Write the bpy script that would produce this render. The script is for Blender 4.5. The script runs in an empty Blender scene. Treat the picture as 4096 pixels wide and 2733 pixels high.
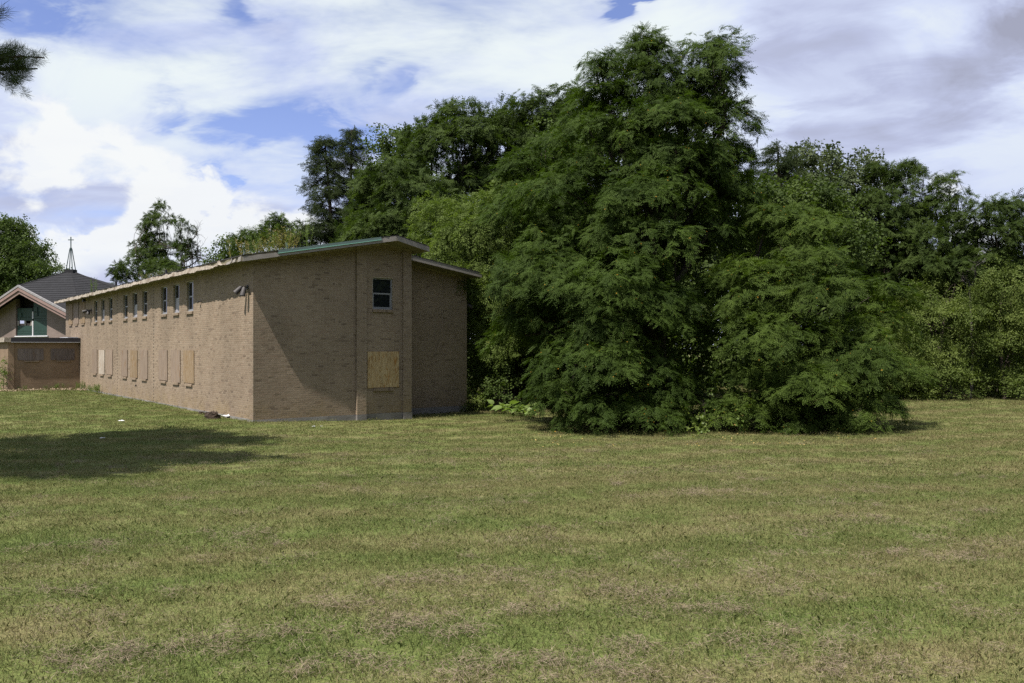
import bpy, math, random
import numpy as np
from mathutils import Vector, Matrix

SC = bpy.context.scene
COL = SC.collection
R = math.radians

# ---------------------------------------------------------------- camera
FPX, CX, HY, CAMZ = 3380.0, 2048.0, 1392.0, 2.18      # focal length / centre / horizon of the 4096 px photograph
cam_d = bpy.data.cameras.new('camera')
cam_d.sensor_width = 36.0
cam_d.lens = 36.0 * FPX / 4096.0
cam_d.shift_y = (HY - 1366.5) / 4096.0
cam_d.clip_start, cam_d.clip_end = 0.1, 3000
cam = bpy.data.objects.new('camera', cam_d)
COL.objects.link(cam)
cam.location = (0, 0, CAMZ)
cam.rotation_euler = (R(90), 0, 0)
SC.camera = cam

# ---------------------------------------------------------------- light: sun behind the camera's left shoulder
SUN_T = np.array([0.671, 0.768, -1.84]); SUN_T = SUN_T / np.linalg.norm(SUN_T)     # direction the light travels
sun_d = bpy.data.lights.new('sun', 'SUN')
sun_d.energy = 5.0
sun_d.angle = R(0.55)
sun_d.color = (1.0, 0.94, 0.84)
sun = bpy.data.objects.new('sun', sun_d)
COL.objects.link(sun)
sun.rotation_euler = Vector(SUN_T).to_track_quat('-Z', 'Y').to_euler()

SC.view_settings.view_transform = 'Standard'
SC.view_settings.look = 'None'
SC.view_settings.exposure = 0.80
SC.view_settings.gamma = 1.0
SC.view_settings.use_curve_mapping = False
SC.cycles.max_bounces = 4
SC.cycles.diffuse_bounces = 2
SC.cycles.glossy_bounces = 2
SC.cycles.transmission_bounces = 3
SC.cycles.transparent_max_bounces = 4
SC.cycles.caustics_reflective = False
SC.cycles.caustics_refractive = False
SC.cycles.use_denoising = False

world = bpy.data.worlds.new('World')
SC.world = world
world.use_nodes = True
world.cycles.sampling_method = 'MANUAL'
world.cycles.sample_map_resolution = 512


class NT:
    """small helper round a node tree"""
    def __init__(self, tree):
        self.t = tree
        self.n = tree.nodes
        self.l = tree.links

    def new(self, kind, **kw):
        nd = self.n.new(kind)
        for k, v in kw.items():
            setattr(nd, k, v)
        return nd

    def put(self, sock, val):
        if val is None:
            return
        if isinstance(val, bpy.types.NodeSocket):
            self.l.new(val, sock)
        else:
            if sock.type == 'RGBA' and len(val) == 3:
                val = tuple(val) + (1.0,)
            sock.default_value = val

    def math(self, op, a, b=None, c=None, clamp=False):
        nd = self.new('ShaderNodeMath', operation=op, use_clamp=clamp)
        for i, x in enumerate((a, b, c)):
            self.put(nd.inputs[i], x)
        return nd.outputs[0]

    def vmath(self, op, a, b=None, scale=None):
        nd = self.new('ShaderNodeVectorMath', operation=op)
        self.put(nd.inputs[0], a)
        if b is not None:
            self.put(nd.inputs[1], b)
        if scale is not None:
            self.put(nd.inputs[3], scale)
        return nd.outputs[1] if op in ('DOT_PRODUCT', 'LENGTH') else nd.outputs[0]

    def noise(self, vec, scale, detail=4, rough=0.5, dist=0.0, dim='3D'):
        nd = self.new('ShaderNodeTexNoise', noise_dimensions=dim)
        if vec is not None:
            self.l.new(vec, nd.inputs['Vector'])
        nd.inputs['Scale'].default_value = scale
        nd.inputs['Detail'].default_value = detail
        nd.inputs['Roughness'].default_value = rough
        nd.inputs['Distortion'].default_value = dist
        return nd.outputs['Fac']

    def mapr(self, val, a, b, c=0.0, d=1.0, smooth=True):
        nd = self.new('ShaderNodeMapRange')
        nd.interpolation_type = 'SMOOTHSTEP' if smooth else 'LINEAR'
        self.put(nd.inputs[0], val)
        for i, x in enumerate((a, b, c, d)):
            nd.inputs[i + 1].default_value = x
        return nd.outputs[0]

    def mix(self, fac, a, b, mode='MIX'):
        nd = self.new('ShaderNodeMix', data_type='RGBA', blend_type=mode)
        self.put(nd.inputs[0], fac)
        self.put(nd.inputs[6], a)
        self.put(nd.inputs[7], b)
        return nd.outputs[2]

    def ramp(self, fac, stops):
        nd = self.new('ShaderNodeValToRGB')
        self.put(nd.inputs[0], fac)
        el = nd.color_ramp.elements
        while len(el) < len(stops):
            el.new(0.5)
        for e, (p, c) in zip(el, stops):
            e.position = p
            e.color = tuple(c) + (1.0,)
        return nd.outputs[0]

    def xyz(self, vec):
        nd = self.new('ShaderNodeSeparateXYZ')
        self.l.new(vec, nd.inputs[0])
        return nd.outputs

    def comb(self, x, y, z):
        nd = self.new('ShaderNodeCombineXYZ')
        for i, q in enumerate((x, y, z)):
            self.put(nd.inputs[i], q)
        return nd.outputs[0]


def build_sky():
    t = NT(world.node_tree)
    t.n.clear()
    out = t.new('ShaderNodeOutputWorld')
    sky = t.new('ShaderNodeTexSky', sky_type='NISHITA')
    sky.sun_disc = False
    sky.sun_elevation = R(61)
    sky.sun_rotation = math.atan2(-SUN_T[0], -SUN_T[1])
    sky.altitude = 200
    sky.air_density = 1.0
    sky.dust_density = 0.6
    sky.ozone_density = 2.0
    bg = t.new('ShaderNodeBackground')
    t.l.new(t.mix(1.0, sky.outputs[0], (1.08, 0.96, 1.18), 'MULTIPLY'), bg.inputs[0])
    bg.inputs[1].default_value = 0.085

    gen = t.new('ShaderNodeTexCoord').outputs['Generated']
    d = t.vmath('NORMALIZE', gen)
    x, y, z = t.xyz(d)
    zz = t.math('MAXIMUM', z, 0.0)
    den = t.math('ADD', zz, 0.16)
    px = t.math('DIVIDE', x, den)
    py = t.math('DIVIDE', y, den)
    # high layer seen in perspective; streaks run along x
    pv = t.comb(t.math('ADD', t.math('MULTIPLY', px, 0.8), t.math('MULTIPLY', py, 0.12)), py, 0.37)
    n1 = t.noise(pv, 1.25, 7, 0.58, 0.35)
    n1b = t.noise(pv, 4.3, 5, 0.6, 0.5)
    n1c = t.n[-1].outputs['Color']
    d2 = t.vmath('NORMALIZE', t.vmath('ADD', d, t.vmath('MULTIPLY', t.vmath('SUBTRACT', n1c, (0.5, 0.5, 0.5)), (0.22, 0.0, 0.10))))

    def blob(ppx, ppy, k, w, base):
        c = Vector(((ppx - CX) / FPX, 1.0, (HY - ppy) / FPX)).normalized()
        dt = t.vmath('DOT_PRODUCT', d2, tuple(c))
        e = t.math('POWER', 2.718, t.math('MULTIPLY', t.math('SUBTRACT', dt, 1.0), k))
        return t.math('MULTIPLY_ADD', e, w, base)

    s = 0.0
    for b in ((640, 450, 5000, -.14), (850, 465, 5000, -.16), (1010, 490, 4500, -.22), (1130, 500, 4500, -.26), (1260, 530, 4500, -.24), (1350, 590, 6000, -.24), (1450, 570, 6000, -.20),
              (830, 715, 14000, -.24), (2500, 70, 12000, -.30), (2560, 20, 12000, -.26), (60, 40, 2500, -.20), (960, 30, 6000, -.16), (200, 400, 1500, -.08), (1500, 300, 6000, -.10), (1650, 320, 6000, -.10),
              (1900, 150, 60, .06), (2750, 180, 500, .14), (3500, 250, 60, .16)):
        s = blob(*b, s)
    dens = t.math('ADD', t.math('ADD', t.math('MULTIPLY', n1, 0.85), t.math('MULTIPLY', n1b, 0.22)), s)
    cover = t.mapr(dens, 0.33, 0.60)
    # low cumulus banks near the horizon
    az = t.math('ARCTAN2', x, y)
    el = t.math('ARCTAN2', zz, t.math('SQRT', t.math('ADD', t.math('MULTIPLY', x, x), t.math('MULTIPLY', y, y))))
    cv = t.comb(az, t.math('MULTIPLY', el, 1.5), 0.0)
    n2 = t.noise(cv, 5.2, 3, 0.5, 0.15)
    n2d = t.noise(cv, 17.0, 5, 0.55, 0.25)
    top = t.math('ADD', t.math('MULTIPLY', n2, 0.38), t.math('MULTIPLY', n2d, 0.25))     # height of the bank's billowed edge
    top = t.math('SUBTRACT', top, 0.128)
    top = t.math('SUBTRACT', top, t.mapr(az, 0.12, 0.32, 0.0, 0.06))
    cum = t.mapr(t.math('SUBTRACT', top, el), -0.008, 0.036)
    cover2 = t.math('MAXIMUM', cover, t.math('MULTIPLY', cum, 0.96))
    # grey undersides
    g = 0.0
    for b in ((3250, 480, 1800, .30), (3480, 420, 1300, .36), (3700, 340, 1100, .44), (3900, 250, 1100, .50), (4100, 150, 1100, .52), (4200, 20, 1000, .4), (3080, 200, 2000, .32), (3260, 150, 2000, .32), (3450, 90, 2000, .30)):
        g = blob(*b, g)
    gn = t.noise(pv, 2.1, 6, 0.55, 0.6)
    gcum = t.mapr(t.math('SUBTRACT', top, el), 0.03, 0.16)
    gsum = t.math('ADD', t.math('MULTIPLY', t.mapr(gn, 0.40, 0.72), 0.40), t.mapr(el, 0.30, 0.12, 0.0, 0.24))
    gsum = t.math('ADD', gsum, t.math('MULTIPLY', g, t.mapr(gn, 0.25, 0.6, 0.55, 1.05)))
    vcol = t.ramp(gsum, ((0.0, (0.91, 0.985, 1.0)), (0.25, (0.71, 0.785, 1.0)), (0.55, (0.55, 0.60, 0.82)), (1.0, (0.40, 0.42, 0.55))))
    kc = t.math('SUBTRACT', gcum, t.math('MULTIPLY', t.mapr(n2d, 0.42, 0.66), 0.55))
    kcol = t.ramp(kc, ((0.0, (1.0, 1.02, 1.02)), (0.3, (0.86, 0.91, 1.0)), (0.8, (0.60, 0.64, 0.86))))
    ccol = t.mix(t.math('MULTIPLY', cum, 0.92), vcol, kcol)
    cl = t.new('ShaderNodeBackground')
    t.l.new(ccol, cl.inputs[0])
    cl.inputs[1].default_value = 0.54
    mx = t.new('ShaderNodeMixShader')
    t.l.new(cover2, mx.inputs[0])
    t.l.new(bg.outputs[0], mx.inputs[1])
    t.l.new(cl.outputs[0], mx.inputs[2])
    t.l.new(mx.outputs[0], out.inputs[0])


build_sky()

# ---------------------------------------------------------------- helpers: frames of reference
P0 = np.array([-7.816, 25.5])            # near corner of the brick building
U = np.array([-0.609, 0.793])            # along its long side, away from the camera
V = np.array([0.793, 0.609])             # along its gable end, to the right


def W(s, t, z):
    p = P0 + s * V + t * U
    return (p[0], p[1], z)


def at(px, py, Y):
    return np.array([(px - CX) / FPX * Y, Y, CAMZ + (HY - py) / FPX * Y])


def sstep(a, b, x):
    k = np.clip((np.asarray(x, float) - a) / (b - a), 0, 1)
    return k * k * (3 - 2 * k)


def ground_z(x, y):
    """gentle fall from the camera towards the building, slightly lower on the right"""
    x = np.asarray(x, float); y = np.asarray(y, float)
    z = 0.42 * (1 - sstep(3, 19, y))
    z = z - 0.20 * sstep(-8.5, -3, x) * sstep(14, 26, y) - 0.03
    z = z + 0.035 * np.sin(x * 0.31 + 1.0) * np.sin(y * 0.27) * sstep(60, 30, y)
    z = z + 0.05 * sstep(44, 47, y) * (x < -15)
    return z


# ---------------------------------------------------------------- helpers: objects
def tag(o, label=None, cat=None, group=None, kind=None):
    if label: o['label'] = label
    if cat: o['category'] = cat
    if group: o['group'] = group
    if kind: o['kind'] = kind
    return o


def empty(name, loc, label, cat, group=None):
    o = bpy.data.objects.new(name, None)
    COL.objects.link(o)
    o.location = loc
    o.empty_display_size = 0.3
    return tag(o, label, cat, group)


def put(o, parent=None):
    """link; parts are built in world coordinates, so undo the parent's offset"""
    COL.objects.link(o)
    if parent is not None:
        o.parent = parent
        if parent.type == 'EMPTY':
            o.matrix_parent_inverse = Matrix.Translation(-Vector(parent.location))
    return o


class MB:
    """collects polygons; build() makes ONE mesh object"""
    def __init__(self):
        self.v = []
        self.f = []

    def quad(self, a, b, c, d):
        n = len(self.v)
        self.v += [a, b, c, d]
        self.f.append((n, n + 1, n + 2, n + 3))

    def poly(self, pts):
        n = len(self.v)
        self.v += list(pts)
        self.f.append(tuple(range(n, n + len(pts))))

    def hexa(self, p):
        """8 points: bottom ring 0-3, top ring 4-7"""
        n = len(self.v)
        self.v += [tuple(q) for q in p]
        for q in ((3, 2, 1, 0), (4, 5, 6, 7), (0, 1, 5, 4), (1, 2, 6, 5), (2, 3, 7, 6), (3, 0, 4, 7)):
            self.f.append(tuple(n + i for i in q))

    def wbox(self, s0, s1, t0, t1, z0, z1):
        self.hexa([W(s0, t0, z0), W(s1, t0, z0), W(s1, t1, z0), W(s0, t1, z0),
                   W(s0, t0, z1), W(s1, t0, z1), W(s1, t1, z1), W(s0, t1, z1)])

    def obox(self, o, a, b, c):
        """box spanned by vectors a, b, c from corner o"""
        o, a, b, c = (np.asarray(q, float) for q in (o, a, b, c))
        self.hexa([o, o + a, o + a + b, o + b, o + c, o + a + c, o + a + b + c, o + b + c])

    def tube(self, pts, rad, n=6, cap=True):
        pts = [np.asarray(p, float) for p in pts]
        base = len(self.v)
        for i, p in enumerate(pts):
            d = pts[min(i + 1, len(pts) - 1)] - pts[max(i - 1, 0)]
            d = d / (np.linalg.norm(d) + 1e-9)
            a = np.cross(d, (0, 0, 1.0) if abs(d[2]) < 0.9 else (1.0, 0, 0)); a /= np.linalg.norm(a)
            b = np.cross(d, a)
            r = rad[i] if hasattr(rad, '__len__') else rad
            for k in range(n):
                w = 2 * math.pi * k / n
                self.v.append(tuple(p + r * (math.cos(w) * a + math.sin(w) * b)))
        for i in range(len(pts) - 1):
            for k in range(n):
                k2 = (k + 1) % n
                self.f.append((base + i * n + k, base + i * n + k2, base + (i + 1) * n + k2, base + (i + 1) * n + k))
        if cap:
            self.f.append(tuple(base + k for k in reversed(range(n))))
            e = base + (len(pts) - 1) * n
            self.f.append(tuple(e + k for k in range(n)))

    def build(self, name, mat, parent=None, smooth=False):
        me = bpy.data.meshes.new(name)
        me.from_pydata([tuple(float(c) for c in q) for q in self.v], [], self.f)
        me.materials.append(mat)
        if smooth:
            me.polygons.foreach_set('use_smooth', [True] * len(me.polygons))
        me.update()
        return put(bpy.data.objects.new(name, me), parent)


def fast_mesh(name, verts, faces, mat):
    """verts (N,3), faces (M,k) numpy arrays"""
    me = bpy.data.meshes.new(name)
    verts = np.ascontiguousarray(verts, np.float32); faces = np.ascontiguousarray(faces, np.int32)
    m, k = faces.shape
    me.vertices.add(len(verts)); me.vertices.foreach_set('co', verts.ravel())
    me.loops.add(m * k); me.loops.foreach_set('vertex_index', faces.ravel())
    me.polygons.add(m)
    me.polygons.foreach_set('loop_start', np.arange(0, m * k, k, dtype=np.int32))
    me.polygons.foreach_set('loop_total', np.full(m, k, np.int32))
    me.materials.append(mat)
    me.update(calc_edges=True)
    me.shade_flat()
    return me


# ---------------------------------------------------------------- materials
def material(name):
    m = bpy.data.materials.new(name)
    m.use_nodes = True
    t = NT(m.node_tree)
    b = t.n['Principled BSDF']
    return m, t, b


def simple(name, col, rough=0.8, var=0.18, scale=6.0, bump=0.0, metal=0.0, spec=0.3, bscale=None, var2=0.0, col2=None, stretch=None):
    m, t, b = material(name)
    pos = t.new('ShaderNodeNewGeometry').outputs['Position']
    if stretch:
        pos = t.vmath('MULTIPLY', pos, stretch)
    n = t.noise(pos, scale, 6, 0.6)
    f = t.mapr(n, 0.3, 0.7, 1 - var, 1 + var, False)
    c = t.mix(1.0, col, t.comb(f, f, f), 'MULTIPLY')
    if col2 is not None:
        n2 = t.noise(pos, scale * 0.37, 5, 0.65, 0.4)
        c = t.mix(t.mapr(n2, 0.46, 0.64), c, col2)
    t.put(b.inputs['Base Color'], c)
    b.inputs['Roughness'].default_value = rough
    b.inputs['Metallic'].default_value = metal
    b.inputs['Specular IOR Level'].default_value = spec
    if bump:
        bp = t.new('ShaderNodeBump')
        bp.inputs['Strength'].default_value = bump
        bp.inputs['Distance'].default_value = 0.02
        t.l.new(t.noise(pos, bscale or scale * 4, 5, 0.6), bp.inputs['Height'])
        t.l.new(bp.outputs[0], b.inputs['Normal'])
    return m


def brick_material():
    m, t, b = material('tan_brick')
    g = t.new('ShaderNodeNewGeometry')
    oi = t.new('ShaderNodeObjectInfo')
    r = t.math('FRACT', t.math('ADD', t.math('ADD', g.outputs['Random Per Island'], t.math('MULTIPLY', oi.outputs['Random'], 3.7)), 0.13))
    col = t.ramp(r, ((0.0, (0.150, 0.112, 0.084)), (0.10, (0.215, 0.163, 0.120)), (0.5, (0.238, 0.183, 0.135)),
                     (0.85, (0.250, 0.196, 0.148)), (1.0, (0.222, 0.162, 0.119))))
    pos = g.outputs['Position']
    n = t.noise(pos, 40, 4, 0.6)
    f = t.mapr(n, 0.3, 0.7, 0.86, 1.12, False)
    col = t.mix(1.0, col, t.comb(f, f, f), 'MULTIPLY')
    # weather stains: big soft patches and streaks
    big = t.noise(t.vmath('MULTIPLY', pos, (0.7, 0.7, 0.35)), 1.0, 5, 0.6)
    f2 = t.mapr(big, 0.35, 0.68, 0.86, 1.10)
    col = t.mix(1.0, col, t.comb(f2, f2, f2), 'MULTIPLY')
    z = t.xyz(pos)[2]
    damp = t.math('MULTIPLY', t.mapr(z, 0.75, 0.05), t.mapr(t.noise(pos, 1.7, 5, 0.6), 0.35, 0.62))
    col = t.mix(t.math('MULTIPLY', damp, 0.45), col, (0.225, 0.165, 0.085))
    t.put(b.inputs['Base Color'], col)
    b.inputs['Roughness'].default_value = 0.86
    b.inputs['Specular IOR Level'].default_value = 0.2
    bp = t.new('ShaderNodeBump')
    bp.inputs['Strength'].default_value = 0.35
    bp.inputs['Distance'].default_value = 0.004
    t.l.new(t.noise(pos, 90, 3, 0.6), bp.inputs['Height'])
    t.l.new(bp.outputs[0], b.inputs['Normal'])
    return m


def far_brick_material(name, c1, c2, mortar):
    """walls too far off to tell the bricks apart"""
    m, t, b = material(name)
    pos = t.new('ShaderNodeNewGeometry').outputs['Position']
    st = t.math('ADD', t.vmath('DOT_PRODUCT', pos, (V[0], V[1], 0)), t.vmath('DOT_PRODUCT', pos, (U[0], U[1], 0)))
    br = t.new('ShaderNodeTexBrick')
    t.l.new(t.comb(st, t.xyz(pos)[2], 0.0), br.inputs['Vector'])
    t.put(br.inputs['Color1'], c1); t.put(br.inputs['Color2'], c2); t.put(br.inputs['Mortar'], mortar)
    for k, q in (('Scale', 1.0), ('Mortar Size', 0.005), ('Brick Width', 0.2032), ('Row Height', 0.0677), ('Bias', 0.0)):
        br.inputs[k].default_value = q
    f = t.mapr(t.noise(pos, 0.9, 5, 0.6), 0.3, 0.7, 0.86, 1.12)
    t.put(b.inputs['Base Color'], t.mix(1.0, br.outputs[0], t.comb(f, f, f), 'MULTIPLY'))
    b.inputs['Roughness'].default_value = 0.9
    b.inputs['Specular IOR Level'].default_value = 0.15
    return m


def plywood_material(name, light, dark, amount, freq=7.0):
    m, t, b = material(name)
    pos = t.new('ShaderNodeNewGeometry').outputs['Position']
    st = t.math('ADD', t.vmath('DOT_PRODUCT', pos, (V[0], V[1], 0)), t.vmath('DOT_PRODUCT', pos, (U[0], U[1], 0)))
    z = t.xyz(pos)[2]
    oi = t.new('ShaderNodeObjectInfo').outputs['Random']
    vec = t.comb(st, t.math('ADD', t.math('MULTIPLY', z, 0.22), t.math('MULTIPLY', oi, 9.0)), 0.0)
    ww = t.noise(vec, 2.2, 2, 0.45, 1.6)
    ring = t.math('SINE', t.math('MULTIPLY', ww, freq * 9.0))
    k = t.mapr(ring, -0.2, 0.95)
    streak = t.noise(t.comb(t.math('MULTIPLY', st, 14), t.math('MULTIPLY', z, 0.8), oi), 1.6, 5, 0.6)
    blot = t.mapr(t.noise(t.comb(t.math('MULTIPLY', st, 4.5), t.math('MULTIPLY', z, 1.1), oi), 1.7, 3, 0.5), 0.58, 0.72)
    c = t.mix(t.math('MULTIPLY', k, amount), light, dark)
    c = t.mix(t.math('MULTIPLY', blot, amount), c, tuple(q * w for q, w in zip(dark, (1.05, 0.86, 0.6))))
    f = t.mapr(streak, 0.3, 0.7, 0.82, 1.16)
    ob = t.mapr(oi, 0, 1, 0.88, 1.12, False)
    f = t.math('MULTIPLY', f, ob)
    t.put(b.inputs['Base Color'], t.mix(1.0, c, t.comb(f, f, f), 'MULTIPLY'))
    b.inputs['Roughness'].default_value = 0.75
    b.inputs['Specular IOR Level'].default_value = 0.2
    return m


def leaf_material(name, c_dark, c_light, trans=0.32, rough=0.5, spec=0.35, odd=None):
    m, t, b = material(name)
    g = t.new('ShaderNodeNewGeometry')
    r = t.new('ShaderNodeObjectInfo').outputs['Random']
    isl = g.outputs['Random Per Island']
    n = t.noise(g.outputs['Position'], 0.75, 3, 0.5)
    k = t.math('ADD', t.math('MULTIPLY', r, 0.45), t.math('ADD', t.math('MULTIPLY', isl, 0.22), t.mapr(n, 0.35, 0.65, -0.10, 0.55)), clamp=True)
    c = t.mix(k, c_dark, c_light)
    if odd:
        c = t.mix(t.math('GREATER_THAN', t.math('FRACT', t.math('ADD', t.math('MULTIPLY', r, 13.0), isl)), odd[1]), c, odd[0])
    t.put(b.inputs['Base Color'], c)
    b.inputs['Roughness'].default_value = rough
    b.inputs['Specular IOR Level'].default_value = spec
    tr = t.new('ShaderNodeBsdfTranslucent')
    t.put(tr.inputs[0], t.mix(1.0, c, (1.35, 1.5, 0.6), 'MULTIPLY'))
    mx = t.new('ShaderNodeMixShader')
    mx.inputs[0].default_value = trans
    t.l.new(b.outputs[0], mx.inputs[1])
    t.l.new(tr.outputs[0], mx.inputs[2])
    t.l.new(mx.outputs[0], t.n['Material Output'].inputs[0])
    return m


def lawn_colour(t, pos, shift=0.0):
    """colour of the mown lawn at a place: green, dry and clipped patches in bands left by the mower"""
    x, y, z = t.xyz(pos)
    warp = t.noise(pos, 0.16, 3, 0.5)
    # mower passes: bands about 1.4 m apart, turning slowly
    band = t.math('ADD', t.math('MULTIPLY', y, 1.0), t.math('ADD', t.math('MULTIPLY', x, -0.30), t.math('MULTIPLY', warp, 5.0)))
    st = t.math('SINE', t.math('MULTIPLY', band, 3.0))
    n1 = t.noise(t.vmath('MULTIPLY', pos, (0.45, 1.0, 1.0)), 0.55, 5, 0.62, 0.5)
    n2 = t.noise(t.vmath('MULTIPLY', pos, (0.5, 1.0, 1.0)), 2.7, 4, 0.65)
    n3 = t.noise(pos, 17.0, 4, 0.7)
    k = t.math('ADD', t.math('MULTIPLY', t.math('ADD', n1, .27), 0.55), t.math('ADD', t.math('MULTIPLY', n2, 0.6), t.math('MULTIPLY', n3, 0.55)))
    k = t.math('ADD', k, t.math('MULTIPLY', st, 0.09))
    k = t.math('ADD', t.math('ADD', k, 0.015), shift)
    dryx = t.mapr(t.math('ADD', x, t.math('MULTIPLY', y, 0.2)), -9.0, 12.0, -0.05, 0.06)
    k = t.math('ADD', k, dryx)
    col = t.ramp(t.mapr(k, 0.62, 1.42, 0, 1, False), ((0.0, (0.064, 0.096, 0.024)), (0.36, (0.102, 0.128, 0.037)), (0.56, (0.132, 0.141, 0.052)),
                                                      (0.78, (0.172, 0.156, 0.073)), (1.0, (0.178, 0.148, 0.084))))
    return col


def lawn_material():
    m, t, b = material('mown_lawn')
    pos = t.new('ShaderNodeNewGeometry').outputs['Position']
    c = lawn_colour(t, pos)
    fine = t.mapr(t.noise(t.vmath('MULTIPLY', pos, (1.0, 0.6, 1)), 45, 4, 0.75), 0.3, 0.7, 0.62, 1.25)
    t.put(b.inputs['Base Color'], t.mix(1.0, c, t.comb(fine, fine, fine), 'MULTIPLY'))
    b.inputs['Roughness'].default_value = 0.95
    b.inputs['Specular IOR Level'].default_value = 0.1
    bp = t.new('ShaderNodeBump')
    bp.inputs['Strength'].default_value = 0.9
    bp.inputs['Distance'].default_value = 0.05
    t.l.new(t.math('ADD', t.noise(pos, 14, 5, 0.7), t.math('MULTIPLY', t.noise(pos, 2.2, 3, 0.5), 1.4)), bp.inputs['Height'])
    t.l.new(bp.outputs[0], b.inputs['Normal'])
    return m


def blade_material():
    m, t, b = material('grass_blade')
    g = t.new('ShaderNodeNewGeometry')
    isl = g.outputs['Random Per Island']
    sh = t.mapr(isl, 0, 1, -0.10, 0.24, False)
    c = lawn_colour(t, g.outputs['Position'], sh)
    f = t.mapr(isl, 0, 1, 0.98, 1.32, False)
    c = t.mix(1.0, c, t.comb(f, f, t.math('MULTIPLY', f, 0.95)), 'MULTIPLY')
    t.put(b.inputs['Base Color'], c)
    b.inputs['Roughness'].default_value = 0.6
    b.inputs['Specular IOR Level'].default_value = 0.25
    tr = t.new('ShaderNodeBsdfTranslucent')
    t.put(tr.inputs[0], c)
    mx = t.new('ShaderNodeMixShader')
    mx.inputs[0].default_value = 0.45
    t.l.new(b.outputs[0], mx.inputs[1]); t.l.new(tr.outputs[0], mx.inputs[2])
    t.l.new(mx.outputs[0], t.n['Material Output'].inputs[0])
    return m


def straw_material():
    m, t, b = material('dry_clippings')
    g = t.new('ShaderNodeNewGeometry')
    c = t.ramp(g.outputs['Random Per Island'], ((0, (0.085, 0.064, 0.046)), (0.5, (0.165, 0.126, 0.092)), (1, (0.255, 0.205, 0.150))))
    t.put(b.inputs['Base Color'], c)
    b.inputs['Roughness'].default_value = 0.8
    b.inputs['Specular IOR Level'].default_value = 0.15
    return m


def glass_material():
    m, t, b = material('window_glass')
    b.inputs['Base Color'].default_value = (0.010, 0.012, 0.015, 1)
    b.inputs['Roughness'].default_value = 0.03
    b.inputs['Specular IOR Level'].default_value = 0.5
    bp = t.new('ShaderNodeBump')
    bp.inputs['Strength'].default_value = 0.06
    bp.inputs['Distance'].default_value = 0.01
    t.l.new(t.noise(t.new('ShaderNodeNewGeometry').outputs['Position'], 2.0, 2, 0.5), bp.inputs['Height'])
    t.l.new(bp.outputs[0], b.inputs['Normal'])
    return m


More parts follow.
